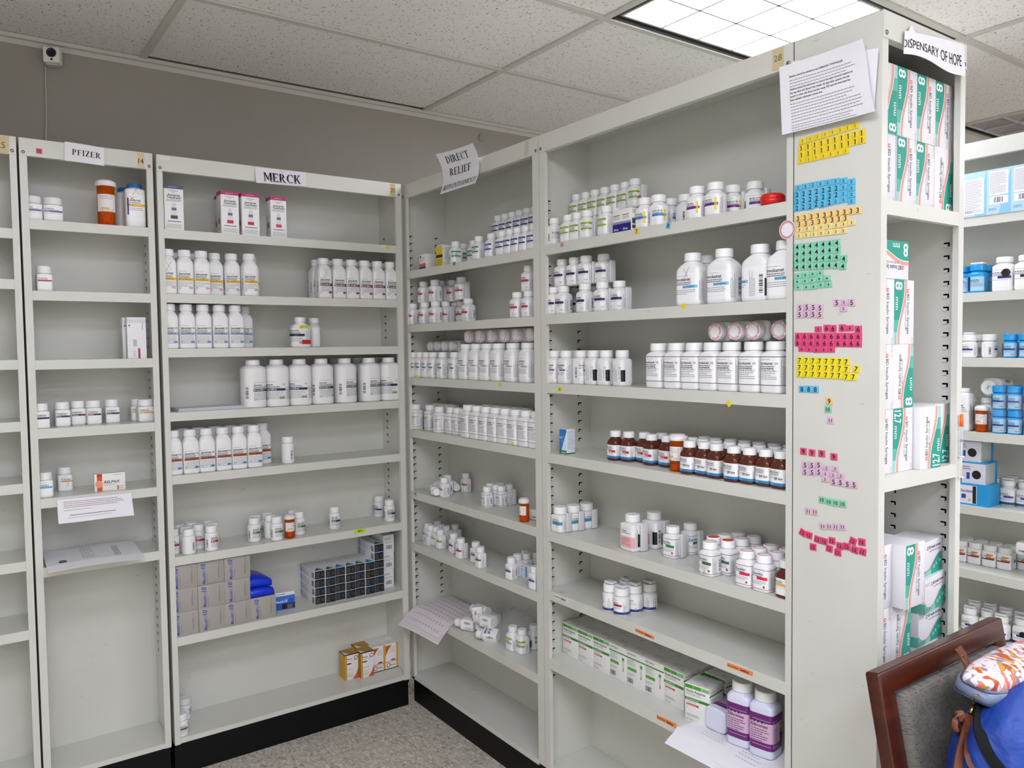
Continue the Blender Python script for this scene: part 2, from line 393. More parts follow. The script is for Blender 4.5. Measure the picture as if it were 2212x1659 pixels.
def cap_mesh(k, m='cap', top=None):
    key = ('c', k, m, top)
    if key in _bm: return _bm[key]
    w, d, n, H, sh, nk, cr, ch, *_ = K[k]; mb = MB(); z0 = H-ch
    mb.lathe([(cr*.97, z0), (cr, z0+.0012), (cr, z0+.002, 1), (cr*.985, H-.003, 1), (cr*.95, H-.0008), (cr*.9, H), (cr*.72, H), (cr*.69, H-.0006)], seg=48, rib=.028)
    a = Art()
    if top in ('pink', 'red'):
        c = '#e59aa2' if top == 'pink' else '#d9707a'
        a.ringd(0, 0, cr*.66, cr*.72, c, 6); a.ringd(0, 0, cr*.78, cr*.88, c, 6, 30, (4, 11, 12, 19, 27))
    if top == 'orange': a.disc(0, 0, cr*.8, '#e2562a', 6)
    if top == 'x': a.poly([(-.008, -.004), (-.0072, -.005), (.009, .006), (.008, .007)], '#222222', 8).poly([(-.002, .009), (-.001, .009), (.001, -.009), (0, -.009)], '#222222', 8)
    a.onto(mb, flat((0, 0, H-.0007), (1, 0, 0), (0, 1, 0), (0, 0, 1)))
    _bm[key] = mb.mesh('cap', 'print' if top else m)
    return _bm[key]
def cap_white_fix(): pass

def label_art(k, o):
    """Artwork for a wrapped label. o: dict of options."""
    w, d, n, H, sh, nk, cr, ch, z0, z1 = K[k]
    S = Sect(w/2, d/2, n); L = S.L; a = Art(); fw = w*.5*.92; h = z1-z0; bg = o.get('bg', '#f6f6f6'); sd = len(o['id'])*7+ord(o['id'][-1])
    wrap = o.get('wrap', .40)*L
    if o.get('sheet', 1): a.rect(-fw, z0, -fw+wrap*2 if o.get('long', 1) else fw, z1, bg, 1)
    x0, x1 = -fw+.002, fw-.002; nc = o.get('nc', '#222228'); y = z1-h*.10
    if o.get('stripe'):
        for yy in (z1-h*.06, z0+h*.03): a.rect(-fw, yy, -fw+wrap*2, yy+h*.022, o['stripe'], 2)
        y -= h*.04
    a.lines(x0, x1*.3, y, 1, h*.035, '#777777', lay=3); y -= h*.16
    if o.get('name'): a.text(o['name'], x0, y, h*o.get('nh', .11), nc, True, 3, (x1-x0)*(.72 if o.get('tail') else .95))
    else: a.lines(x0, x0+(x1-x0)*.75, y, 1, h*.2, '#2c2c34', h*.06, 3, sd)
    if o.get('tail'): a.text(o['tail'], x1-.001, y, h*o.get('nh', .11)*.8, o.get('tc', '#444444'), False, 3, (x1-x0)*.22, 'r')
    y -= h*.07; a.lines(x0, x1, y, o.get('sub', 2), h*.06, '#3a3a40', h*.035, 3, sd, .8); y -= h*.06*o.get('sub', 2)
    if o.get('band'):
        bc, bt, tc = o['band']; bh = h*o.get('bh', .12); bx0 = x0 if not o.get('bhalf') else x0+(x1-x0)*.35
        y -= bh*.6; a.rect(bx0-.001, y-bh*.1, x1+.001, y+bh, bc, 2)
        if bt: a.text(bt, bx0+.001, y+bh*.2, bh*.6, tc, True, 3, (x1-bx0)*.85)
        y -= h*.06
    a.lines(x0, x1, y-.002, o.get('body', 4), h*.062, '#85858c', h*.026, 3, sd+1); yb = z0+h*.14
    if o.get('pill'): a.pill(x1-w*.14, yb, w*.27, h*.10, o['pill'], 3); a.lines(x0, x0+w*.15, yb+.001, 2, h*.07, '#555555', h*.03, 3, sd)
    if o.get('foot'): fc, ft = o['foot']; a.rect(-fw, z0, -fw+wrap*1.35, z0+h*.17, fc, 3); a.text(ft, x0, z0+h*.05, h*.08, '#ffffff', False, 4)
    if o.get('swash'): a.rect(x1-w*.16, z0+h*.22, x1-w*.04, z1-h*.16, o['swash'], 2)
    if o.get('dot'): a.disc(x1-w*.1, z0+h*.2, w*.07, o['dot'], 3)
    if o.get('tri'): a.poly([(x1-w*.22, z0+h*.12), (x1-w*.08, z0+h*.12), (x1-w*.15, z0+h*.25)], o['tri'], 3)
    if o.get('mark'):             # hand-drawn cross
        m = z0+h*o.get('mh', .5); q = h*.22; t = .0007; mc = '#1c1c22'
        a.poly([(-q*.5, m-q), (-q*.5+t, m-q), (q*.6+t, m+q), (q*.6, m+q)], mc, 6).poly([(q*.5, m-q*.8), (q*.5+t, m-q*.8), (-q*.5+t, m+q*.9), (-q*.5, m+q*.9)], mc, 6)
    if o.get('black') == 1: a.rect(-L/2*.62, z0+h*.05, -L/2*.46, z0+h*.62, '#1a1a1e', 3)
    if o.get('black'): a.rect(L*.33, z0+h*.05, L*.41, z0+h*.6, '#1a1a1e', 3)
    # sides
    xs = fw+.003; a.vlines(z0+h*.06, z0+h*.9, xs, 5, h*.05, '#8d8d94', 3, sd)
    a.barcode(xs+d*.48, z0+h*.15, xs+d*.66, z0+h*.75, vert=True, lay=3)
    a.barcode(-fw-d*.34, z0+h*.15, -fw-d*.2, z0+h*.7, vert=True, lay=3)
    if o.get('extra'): o['extra'](a, w, z0, z1)
    return a, S
_lb = {}
def label_mesh(k, o):
    key = (k, o['id'])
    if key in _lb: return _lb[key]
    a, S = label_art(k, o); mb = MB(); off = o.get('turn', 0)*S.L
    def fn(x, y, e):
        px, py, nx, ny = S.at(x+off); e += .00028; return (px+nx*e, py+ny*e, y)
    a.onto(mb, fn, .00014); _lb[key] = mb.mesh('printed_label', 'gloss'); return _lb[key]

def bottle(k, o, mw, label, group, lying=False):
    nm = {'brown': 'brown_bottle', 'blue': 'blue_bottle', 'pvio': 'lilac_bottle'}.get(o.get('mat'), 'large_pill_bottle' if k in 'BVC' else 'tiny_pill_bottle' if k == 'G' else 'pill_bottle')
    t = empty(nm, mw); tag(t, label, 'bottle', group)
    bd = link('body', body_mesh(k, o.get('mat', 'plastic')), t); link('cap', cap_mesh(k, o.get('capm', 'cap'), o.get('top')), t)
    if o.get('lab', 1): link('printed_label', label_mesh(k, o), t)
    if o.get('leaf'):
        key = ('leaf', k, o['leaf'])
        if key not in _bm:
            w, d, n, H = K[k][:4]; mb = MB()
            if o['leaf'] == 'side': mb.bev(w/2+.0003, w/2+.0085, -d*.02, d*.48, .001, H*.78, .003, '#dededf'); Art().lines(-d*.3, d*.3, H*.7, 14, .0045, '#9c9ca4').onto(mb, flat((w/2+.0045, -d*.0205, 0), (.22, 0, 0), (0, 0, 1), (0, -1, 0)))
            else:
                mb.bev(-w*.36, w*.36, -d*.25, d*.25, H+.0003, H+.008, .0028, '#dededf', Matrix.Rotation(.08, 4, 'Z'))
                Art().lines(-w*.3, w*.25, .006, 3, .005, '#77777f').onto(mb, flat((0, 0, H+.0081), (1, 0, 0), (0, 1, 0), (0, 0, 1)))
            _bm[key] = mb.mesh('folded_leaflet', 'print')
        link('folded_leaflet', _bm[key], bd)
    return t
_vm = {}
def vial(r, H, mw, label, fill=.5, lab=True, capc='#f3ecec', group=None):
    t = empty('prescription_vial', mw); tag(t, label, 'vial', group); key = (r, H, fill, capc)
    if key not in _vm:
        ch = .016 if H < .11 else .02
        b = MB().lathe([(r*.9, 0), (r, .002), (r, H-ch), (r*.95, H-ch), (r*.95, .004), (r*.85, .003)])
        c = MB().lathe([(r*1.12, H-ch), (r*1.16, H-ch+.001), (r*1.16, H-.005, 1), (r*1.1, H-.004), (r*.86, H-.004), (r*.84, H), (r*.7, H+.0004)], capc, 40, rib=.03)
        p = MB(); rn = random.Random(5); s_ = .0045 if H < .11 else .0058
        for i in range(int(420*fill)):
            a = rn.uniform(0, 2*PI); q = r*.66*math.sqrt(rn.random()); z = .006+rn.random()*(H*fill-.01)
            T = Matrix.Translation((q*math.cos(a), q*math.sin(a), z)) @ Matrix.Rotation(rn.uniform(0, 3), 4, 'X') @ Matrix.Rotation(rn.uniform(0, 3), 4, 'Z')
            p.lathe([(s_*.4, -s_*1.2), (s_*.8, -s_*.8), (s_*.8, s_*.8), (s_*.4, s_*1.2)], rn.choice(('#e88a1e', '#e07010', '#f2a838')), 7, T)
        S = Sect(r, r, 2); a = Art(); z0, z1 = H*.3, H*.68
        a.rect(-r*1.3, z0, r*1.3, z1, '#f1ecea', 1).lines(-r*.9, r*.9, z1-.006, 3, .0045, '#8a7f84', seed=2).rect(-r*.7, z0+.008, r*.2, z0+.013, '#e7c648', 2).lines(-r*.9, r*.9, z0+.006, 2, .004, '#55505a', seed=3).barcode(r*.7, z0+.004, r*1.1, z1-.004, vert=True)
        l = a.onto(MB(), lambda x, y, e: (lambda P: (P[0]+P[2]*(e+.0002), P[1]+P[3]*(e+.0002), y))(S.at(x)))
        _vm[key] = (b.mesh('vial_body', 'amber'), c.mesh('cap', 'print'), p.mesh('pills', 'gloss'), l.mesh('printed_label', 'paper'))
    b, c, p, l = _vm[key]; link('vial_body', b, t); link('cap', c, t); tag(link('pills', p, t), kind='stuff')
    if lab: link('printed_label', l, t)
    return t

# ------------------------------------------------------------------ room
def struct(name, mb, m): return tag(link(name, mb.mesh(name, m)), kind='structure')
XL, XR, YB, YF, ZC = -3.2, 4.6, .46, -5.2, 2.59
struct('floor', MB().box(XL-.1, XR+.1, YF-.1, YB+.1, -.1, 0), 'floor')
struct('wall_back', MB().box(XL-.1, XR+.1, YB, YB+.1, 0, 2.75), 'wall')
struct('wall_left', MB().box(XL-.1, XL, YF, YB, 0, 2.75), 'wallr')
struct('wall_right', MB().box(XR, XR+.1, YF, YB, 0, 2.75), 'wallr')
struct('wall_front', MB().box(XL-.1, XR+.1, YF-.1, YF, 0, 2.75), 'wallr')
struct('trim_1', MB().box(XL, XR, YB-.022, YB, ZC-.012, ZC+.002).box(XL, XR, YB-.004, YB, ZC-.03, ZC-.01), 'tbar')
GX = [-5.765+1.22*i+.003 for i in range(10)]; GX = [-3.32, -2.10, -.88, .34, 1.56, 2.78, 4.0, 5.22]
GY = [-.2-.61*i for i in range(-1, 10)]
lamps = [(3, 1), (1, 3), (3, 5), (1, 7), (5, 5), (1, 5), (3, 7)]; dead = [(5, 1)]  # last two lamps: unseen panels added so each lens can glow less
tiles = MB(); bars = MB()
holes = set(lamps+dead)
for i in range(len(GX)-1):
    for j in range(len(GY)-1):
        if (i, j-1) in holes: continue
        y1, y0 = GY[j], GY[j+1]
        if j == 0: y1 = YB-.006 if i != 2 else YB-.035
        x0, x1 = max(GX[i], XL), min(GX[i+1], XR)
        if y0 < YF or x1 <= x0: y0 = max(y0, YF)
        if y1 <= y0 or x1 <= x0: continue
        tiles.box(x0+.003, x1-.003, y0+.003, y1-.003, ZC+.004, ZC+.02)
for x in GX[1:-1]: bars.box(x-.012, x+.012, YF, YB-.001, ZC-.004, ZC+.003)
for y in GY[1:]:
    if y > YF: bars.box(XL, XR, y-.012, y+.012, ZC-.0042, ZC+.0028)
struct('ceiling', tiles, 'tile')
struct('ceiling_grid', bars, 'tbar')
struct('ceiling_plenum', MB().box(XL-.1, XR+.1, YF-.1, YB+.1, 2.72, 2.8), 'dark')

def troffer(i, j, on, label):
    x0, x1 = GX[i]+.014, GX[i+1]-.014; y1, y0 = GY[j+1]-.014, GY[j+2]+.014
    t = empty('ceiling_light', Matrix.Translation(((x0+x1)/2, (y0+y1)/2, ZC))); tag(t, label, 'ceiling light', 'recessed ceiling lights')
    w, d = (x1-x0)/2, (y1-y0)/2; f = MB()
    for a, b, c, e in ((-w, w, d-.012, d), (-w, w, -d, -d+.012), (-w, -w+.012, -d, d), (w-.012, w, -d, d)): f.box(a, b, c, e, 0, .09)
    link('housing', f.mesh('housing', 'rubber'), t)
    l = MB(); g = MB(); n, m = 6, 3; a, b = w-.03, d-.03
    for p in range(n):
        for q in range(m):
            X0, X1 = -a+2*a*p/n+.002, -a+2*a*(p+1)/n-.002; Y0, Y1 = -b+2*b*q/m+.002, -b+2*b*(q+1)/m-.002; X, Y = (X0+X1)/2, (Y0+Y1)/2
            l.add([(X0, Y0, .012), (X1, Y0, .012), (X1, Y1, .012), (X0, Y1, .012), (X, Y, .034)], [(0, 1, 4), (1, 2, 4), (2, 3, 4), (3, 0, 4)], hx('#ffffff'))
    for p in range(n+1): g.box(-a+2*a*p/n-.004, -a+2*a*p/n+.004, -b, b, .004, .012)
    for q in range(m+1): g.box(-a, a, -b+2*b*q/m-.004, -b+2*b*q/m+.004, .004, .012)
    link('diffuser', l.mesh('diffuser', 'lamp' if on else 'lensoff'), t)
    link('louver', g.mesh('louver', 'tbar'), t)
    r = MB()
    for A, B, C_, D_ in ((-w+.012, w-.012, d-.03, d-.012), (-w+.012, w-.012, -d+.012, -d+.03), (-w+.012, -w+.03, -d+.03, d-.03), (w-.03, w-.012, -d+.03, d-.03)): r.box(A, B, C_, D_, .006, .016)
    link('lens_frame', r.mesh('lens_frame', 'steel' if on else 'rubber'), t)
    link('back_pan', MB().box(-w, w, -d, d, .09, .10).mesh('back_pan', 'dark'), t)
LL = ['lit ceiling panel above the long bay', 'lit ceiling panel in the middle of the room', 'lit ceiling panel behind the chair in line with the aisle', 'lit ceiling panel at the very rear of the room', 'lit ceiling panel at the rear over the far aisle', 'added unseen lit ceiling panel behind the middle one', 'added unseen lit ceiling panel at the rear, second from the far wall']
for (i, j), L_ in zip(lamps, LL): troffer(i, j, True, L_)
for i, j in dead: troffer(i, j, False, 'unlit dark-framed ceiling panel above the far aisle shelves')

# ------------------------------------------------------------------ shelving
TH = R(-90)
BAY = {   # frame origin x, y, rotation; unit from..to, opening from..to, height list of shelf tops
 'A': ((0, 0, 0), -2.25, -1.3345, -2.23, -1.353, [1.852, 1.698, 1.452, 1.261, 1.069, .826, .609, .13]),
 'B': ((0, 0, 0), -1.3281, -.949, -1.3073, -.9685, [1.8845, 1.6655, 1.450, 1.2345, 1.015, .797, .130]),
 'C': ((0, 0, 0), -.9375, -.0255, -.9189, -.049, [1.8836, 1.6674, 1.4816, 1.2637, 1.0471, .7659, .4859, .1316]),
 'D': ((0, 0, TH), -.033, .8755, -.003, .8420, [1.7836, 1.5688, 1.3549, 1.1423, .8894, .6753, .4049, .1201]),
 'E': ((0, 0, TH), .8785, 1.7905, .904, 1.7745, [1.7876, 1.5719, 1.3573, 1.1376, .8886, .6993, .4757, .122]),
 'F': ((0, -1.991, 0), .0, .3440, .022, .322, [1.760, 1.1941, .640, .125]),
 'G': ((1.26, 0, TH), .86, 2.20, .89, 2.17, [1.885, 1.6346, 1.4174, 1.1690, .9185, .6996, .4730, .125]),
}
BN = {'A': 'empty bay', 'B': 'narrow bay', 'C': 'wide bay', 'D': 'corner bay', 'E': 'long bay', 'F': 'syringe bay', 'G': 'far aisle bay'}
DEP = .20; ZT = 2.13; ZH = 2.0765
UL = {'A': 'empty cream steel shelf unit with tan tape reading 25', 'B': 'narrow cream steel shelf unit with tape reading 14 and pink tile',
      'C': 'wide cream steel shelf unit with tape reading 20', 'D': 'cream steel shelf unit in the corner under the curled paper sign',
      'E': 'cream steel shelf unit with tape reading 28', 'F': 'end shelf unit holding teal syringe boxes, its side covered in number tiles',
      'G': 'cream steel shelf unit across the far aisle with blue bottles'}
def frame(b):
    (x, y, th) = BAY[b][0]; return Matrix.Translation((x, y, 0)) @ Matrix.Rotation(th, 4, 'Z')
ORD = ['first', 'second', 'third', 'fourth', 'fifth', 'sixth', 'seventh', 'eighth', 'ninth', 'tenth', 'eleventh', 'twelfth', 'thirteenth', 'fourteenth']
def unit(b):
    (_, a0, a1, o0, o1, sh) = BAY[b]; F_ = frame(b)
    t = empty('shelf_unit', F_ @ Matrix.Translation(((a0+a1)/2, 0, 0))); tag(t, UL[b], 'shelving unit', 'cream steel shelving units')
    cx = (a0+a1)/2; z0 = .112
    for s_, (p0, p1, q) in enumerate(((a0-cx, o0-cx, 1), (a1-cx, o1-cx, -1))):
        m = MB(); lo, hi = min(p0, p0+q*.0012), max(p0, p0+q*.0012)
        m.box(lo, hi, 0, DEP, z0, ZT)
        panel = m
        m = MB(); lo, hi = min(p0, p1), max(p0, p1)
        m.box(lo, hi, -.0015, .0, z0, ZT-.001)                      # folded front post
        m.box(min(p1, p1-q*.0015), max(p1, p1-q*.0015), 0, .012, z0, ZH)
        link('post', m.mesh('post', 'paint'), t)
        m = MB(); zs = []; z = .40; x = p0+q*.0013
        while z < 1.93:
            if all(not (-.045 < z-h_ < .012) for h_ in sh[:-1]): zs.append(z)
            z += .0293
        tabs = MB()
        for z in zs:
            for yy in (.028, .148):
                e = x+q*.0002
                def P(a, c, d=0): return (e+q*d, yy+a, z+c)
                for (a, c, a2, c2) in ((0, .006, .013, .0095), (0, 0, .0035, .0095)):
                    vs = [P(a, c), P(a2, c), P(a2, c2), P(a, c2)]
                    m.add(vs, [(0, 1, 2, 3), (3, 2, 1, 0)], hx('#262622'))
                tabs.add([P(.0035, -.001, 0), P(.013, -.001, 0), P(.013, .0052, .0028), P(.0035, .0052, .0028), P(.0035, -.001, .0028), P(.013, -.001, .0028)], [(0, 1, 5, 4), (4, 5, 2, 3), (0, 4, 3), (1, 2, 5)], hx('#ffffff'))
        n0 = len(panel.f); panel.add(tabs.v, tabs.f, hx('#ffffff')); n1 = len(panel.f); panel.add(m.v, m.f, hx('#262622'))   # punched slots and their lips belong to the panel
        me = panel.mesh('side_panel', 'paint'); me.materials.append(M['dark'])
        for p in me.polygons[n1:]: p.material_index = 1
        link('side_panel', me, t)
    w0, w1 = a0-cx, a1-cx; u0, u1 = o0-cx, o1-cx
    link('back_panel', MB().box(w0, w1, DEP-.0015, DEP, z0, ZT).mesh('back_panel', 'paint'), t)
    hdr = link('header', MB().box(w0+.0005, w1-.0005, -.0035, -.0017, ZH, ZT).box(w0+.0005, w1-.0005, -.0017, .014, ZH, ZH+.0015).mesh('header', 'paint'), t)
    link('top_panel', MB().box(w0, w1, -.0015, DEP, ZT-.0012, ZT).mesh('top_panel', 'paint'), t)
    for x in (w0+.011, w1-.011):
        s_ = MB().lathe([(.0052, 0), (.0052, .0008), (.0038, .0022), (.0012, .0026)], seg=16, T=Matrix.Translation((x, -.0035, ZH+.0105)) @ Matrix.Rotation(R(90), 4, 'X'))
        link('screw', s_.mesh('screw', 'steel'), hdr)
    for i, z in enumerate(sh):
        m = MB(); l = .030 if i < len(sh)-1 else .017
        m.box(w0+.002, w1-.002, .0005, DEP-.002, z-.0012, z)
        m.box(u0+.0003, u1-.0003, -.0012, .0006, z-l, z)
        m.box(u0+.0003, u1-.0003, 0, .012, z-l, z-l+.0012)
        link('shelf', m.mesh('shelf', 'paint'), t)
    k = MB().box(w0+.001, w1-.001, .012, DEP, 0, z0).box(w0+.001, w1-.001, .004, .012, z0-.014, z0)
    link('plinth', k.mesh('plinth', 'black'), t)
    return t
for b in BAY: unit(b)

def loc_a(b, u, d, z):            # distance along the bay whose sight line column is u, at depth d
    F_ = frame(b); e = (F_.to_3x3() @ Vector((1, 0, 0))); p = F_ @ Vector((0, d, z)); w = RV*FPX - FV*(u-CX)
    return -((p-CAM).dot(w))/e.dot(w)
ITEMS = []
def Zm(z, p): return (z[0]+p[0]/z[2], z[1]+(p[1]/z[2] if len(p) > 1 else 0))
def shelfname(b, i): n = len(BAY[b][5]); return 'bottom shelf' if i == n-1 else (ORD[i]+' shelf')
def put(b, i, fn, hw, hd, hh, desc, row, pts, zoom=(0, 0, 1), mode='d', d=.04, zo=0., turn=0, fixed=False, group=None, order=None):
    """Queue things on shelf i of bay b. mode d: depth given; b: photo point of the base front; t: photo point of the cap's far edge."""
    for p in pts:
        p = (p,) if not isinstance(p, tuple) else p
        u, v = Zm(zoom, p); z = BAY[b][5][i]+zo
        if mode == 'd': dd = p[1] if len(p) > 1 and p[1] < 1 else d; a = loc_a(b, u, dd, z+hh*.5)
        else:
            q = at(u, v, 2, z if mode == 'b' else z+hh); g = (q-CAM); g.z = 0; g.normalize()
            q = q+g*(hd*.95 if mode == 'b' else -hd*.75); l = frame(b).inverted() @ q; a, dd = l.x, l.y
        ITEMS.append(dict(b=b, i=i, fn=fn, hw=hw, hd=hd, hh=hh, desc=desc, row=row, a=a, d=dd, z=z, lvl=round(zo, 2), turn=turn, fixed=fixed, group=group))
def pb(b, i, k, o, desc, row, pts, zoom, **kw):
    w, d = K[k][0], K[k][1]; H = K[k][3]; tr = kw.get('turn', 0)
    if abs(abs(tr)-90) < 30: w, d = d, w
    if o.get('leaf') == 'side': w += .009
    lf = kw.pop('jit', 4)
    def fn(mw, label, group): return bottle(k, o, mw, label, group)
    fn.jit = lf
    put(b, i, fn, w/2, d/2, H, desc, row, pts, zoom, **kw)
def settle():
    groups = {}
    for it in ITEMS: groups.setdefault((it['b'], it['i'], it['lvl']), []).append(it)
    for (b, i, lv), g in groups.items():
        a0, a1 = BAY[b][1]+.004, BAY[b][2]-.004
        for n in range(260):
            for x in range(len(g)):
                for y in range(x+1, len(g)):
                    p, q = g[x], g[y]
                    ox = p['hw']+q['hw']+.0006-abs(p['a']-q['a']); oy = p['hd']+q['hd']+.0006-abs(p['d']-q['d'])
                    if ox > 0 and oy > 0:
                        if ox < oy*1.15 or min(p['hd'], q['hd']) > .05: s_ = ox/2*(1 if p['a'] < q['a'] else -1); k = 'a'
                        else: s_ = oy/2*(1 if p['d'] < q['d'] else -1); k = 'd'
                        if p['fixed'] and q['fixed']: continue
                        if p['fixed']: q[k] += 2*s_
                        elif q['fixed']: p[k] -= 2*s_
                        else: p[k] -= s_; q[k] += s_
            for p in g:
                if p['fixed']: continue
                p['d'] = min(max(p['d'], p['hd']+.003), .196-p['hd']); p['a'] = min(max(p['a'], a0+p['hw']), a1-p['hw'])
    cnt = {}
    for it in ITEMS: cnt.setdefault((it['b'], it['i'], it['row'], it['desc']), []).append(it)
    way = {'A': 'toward the corner', 'B': 'toward the corner', 'C': 'toward the corner', 'D': 'out from the corner', 'E': 'out from the corner', 'F': 'from the tile panel', 'G': 'from the syringe bay'}
    for (b, i, row, desc), g in cnt.items():
        g.sort(key=lambda t: t['a'])
        for n, it in enumerate(g):
            lab = f"{desc}, {row}, " + (f"{ORD[n] if n < 14 else str(n+1)+'th'} {way[b]}, " if len(g) > 1 else '') + f"{shelfname(b, i)}, {BN[b]}"
            if len(lab.replace(',', '').split()) > 16: lab = lab.replace('toward the corner', 'cornerward').replace('out from the corner', 'from corner').replace('from the tile panel', 'from tiles').replace('from the syringe bay', 'from syringes')
            F_ = frame(b); j = getattr(it['fn'], 'jit', 0)
            mw = F_ @ Matrix.Translation((it['a'], it['d'], it['z'])) @ Matrix.Rotation(R(it['turn']+random.uniform(-j, j)), 4, 'Z')
            it['fn'](mw, lab, it['group'] or f"{desc.split(' with ')[0]}s on the {shelfname(b, i)} of the {BN[b]}")

# ------------------------------------------------------------------ cartons
_bx = {}
def carton(key, W, D, H, base='#f2f2f0', front=None, left=None, top=None, right=None, back=None, bv=.0008):
    if key in _bx: return _bx[key]
    mb = MB().bev(-W/2, W/2, -D/2, D/2, 0, H, bv, base)
    for fn, o, ex, ey, n, dims in ((front, (-W/2, -D/2, 0), (1, 0, 0), (0, 0, 1), (0, -1, 0), (W, H)), (left, (-W/2, D/2, 0), (0, -1, 0), (0, 0, 1), (-1, 0, 0), (D, H)),
                                   (right, (W/2, -D/2, 0), (0, 1, 0), (0, 0, 1), (1, 0, 0), (D, H)), (top, (-W/2, -D/2, H), (1, 0, 0), (0, 1, 0), (0, 0, 1), (W, D)),
                                   (back, (W/2, D/2, 0), (-1, 0, 0), (0, 0, 1), (0, 1, 0), (W, H))):
        if fn: a = Art(); fn(a, *dims); a.onto(mb, flat(o, ex, ey, n))
    _bx[key] = (mb.mesh('carton', 'print'), W, D, H); return _bx[key]
def pbox(b, i, bx, desc, row, pts, zoom=(0, 0, 1), df=.01, name='medicine_box', cat='box', jit=1, turn=0, zo=0, roll=0, edges=None, **kw):
    me, W, D, H = bx
    def fn(mw, label, group):
        if roll: mw = mw @ Matrix.Translation((0, 0, (W/2*abs(math.sin(R(roll)))))) @ Matrix.Rotation(R(roll), 4, 'Y')
        return tag(link(name, me, None, mw), label, cat, group)
    fn.jit = jit; hw, hd = (D/2, W/2) if abs(abs(turn)-90) < 20 else (W/2, D/2)
    z = BAY[b][5][i]+zo
    for p in pts:
        p = p if isinstance(p, tuple) else (p,)
        if kw.get('mode') == 'abs': a, dd = p
        else:
            u, v = Zm(zoom, p); dfx = df
            if kw.get('mode') == 'b': q = frame(b).inverted() @ at(u, v, 2, z); a, dd = q.x, q.y+hd
            else: a = loc_a(b, u, dfx, z+H/2); dd = dfx+hd
        ITEMS.append(dict(b=b, i=i, fn=fn, hw=hw, hd=hd, hh=H, desc=desc, row=row, a=a, d=dd, z=z, lvl=round(zo, 2), turn=turn, fixed=kw.get('fixed', True), group=kw.get('group')))
def pvial(b, i, r, H, desc, pts, zoom, d=.04, mode='d', fill=.5):
    fn = lambda mw, label, group: vial(r, H, mw, label, fill, group=group)
    put(b, i, fn, r*1.14, r*1.14, H, desc, 'lone vial', pts, zoom, mode=mode, d=d)

Z1 = (330, 380, 3.95); Z2 = (330, 740, 3.95); Z3 = (330, 1060, 3.95); Z4 = (0, 280, 3.95); Z5 = (0, 640, 3.95); Z6 = (0, 960, 3.95); Z7 = (0, 1240, 3.95)
# --- wide bay
def inhaler(c, c2):
    def f(a, W, H):
        a.rect(0, H*.915, W, H, c).lines(W*.25, W*.75, H*.95, 1, .004, '#f2dfe6')
        a.lines(W*.25, W*.8, H*.865, 1, .004, '#222222').lines(W*.42, W*.6, H*.835, 1, .004, '#333333')
        a.text('Asmanex', W*.5, H*.755, H*.052, '#1d2146', True, 2, W*.74, 'c', shear=.2).text('Twisthaler', W*.5, H*.70, H*.052, '#1d2146', True, 2, W*.84, 'c', shear=.2)
        a.lines(W*.12, W*.9, H*.67, 2, H*.028, '#33333c', H*.012, seed=2)
        x = W*.5; a.rect(x-W*.10, H*.50, x+W*.10, H*.60, '#dcd9d6').rect(x-W*.13, H*.44, x+W*.13, H*.50, '#6c6890').poly([(x-W*.12, H*.44), (x+W*.12, H*.44), (x+W*.18, H*.33), (x-W*.18, H*.33)], '#e4e2e0').rect(x-W*.18, H*.255, x+W*.18, H*.33, c2)
        a.rect(x-W*.35, H*.19, x+W*.35, H*.205, '#2a2f5c').lines(W*.1, W*.92, H*.13, 4, H*.024, '#55555c', H*.008, seed=5)
    def l(a, W, H): a.rect(0, H*.915, W, H, c).vlines(H*.1, H*.8, W*.2, 6, W*.11, '#888890').rect(W*.3, H*.25, W*.7, H*.38, '#c0454a')
    return f, l
f_, l_ = inhaler('#4d5c78', '#4a4438'); BXI0 = carton('inh0', .062, .052, .153, front=f_, left=l_)
f_, l_ = inhaler('#b9316e', '#c22f52'); BXI1 = carton('inh1', .062, .052, .151, front=f_, left=l_)
BXI2 = carton('inh2', .059, .052, .149, front=inhaler('#b9316e', '#d0486a')[0], left=l_)
pbox('C', 0, BXI0, 'inhaler carton with slate top', 'at the post', [376], name='inhaler_box', df=.012)
pbox('C', 0, BXI1, 'pink topped inhaler carton', 'beside its twin', [497, 541.5], name='inhaler_box', df=.012, jit=2)
pbox('C', 0, BXI1, 'pink topped inhaler carton tucked behind', 'back row', [491], name='inhaler_box', df=.09)
pbox('C', 0, BXI2, 'pink topped inhaler carton alone', 'nearest the middle', [602], name='inhaler_box', df=.014)
JY = dict(id='jy', name='Janumet', band=('#f0c43c', '50 mg/500 mg', '#2a2010'), pill='#e7aaa6', sheet=0)
JYX = dict(JY, id='jyx', mark=1, mh=1.12)
JR = dict(JY, id='jr', band=('#5c1c30', '50 mg/1,000 mg', '#ffffff'), pill='#a8392a')
JRX = dict(JR, id='jrx', mark=1, mh=1.15)
JB = dict(JY, id='jb', name='Janumet', tail='XR', band=('#a8b8cc', '50 mg/500 mg', '#20242c'), pill='#6f9ad6', body=6)
JO = dict(JY, id='jo', name='Janumet', tail='XR', band=('#a65f48', '100 mg/1,000 mg', '#201410'), pill='#4a86d0', body=6)
pb('C', 1, 'J', JYX, 'yellow banded bottle with cross', 'front row', [136], Z1, d=.034)
pb('C', 1, 'J', JY, 'white bottle with yellow band', 'front row', [262, 406, 766], Z1, d=.034)
pb('C', 1, 'J', JY, 'white bottle with yellow band', 'middle row', [(507, .075), (617, .06)], Z1)
pb('C', 1, 'J', JY, 'white bottle with yellow band', 'back row', [(190, .125), (340, .125), (838, .11)], Z1)
pb('C', 1, 'J', JRX, 'maroon banded bottle with cross', 'front row', [1455], Z1, d=.034)
pb('C', 1, 'J', JR, 'white bottle with maroon band', 'front row', [1582, 1695, 1802, 1912, 2020], Z1, d=.034)
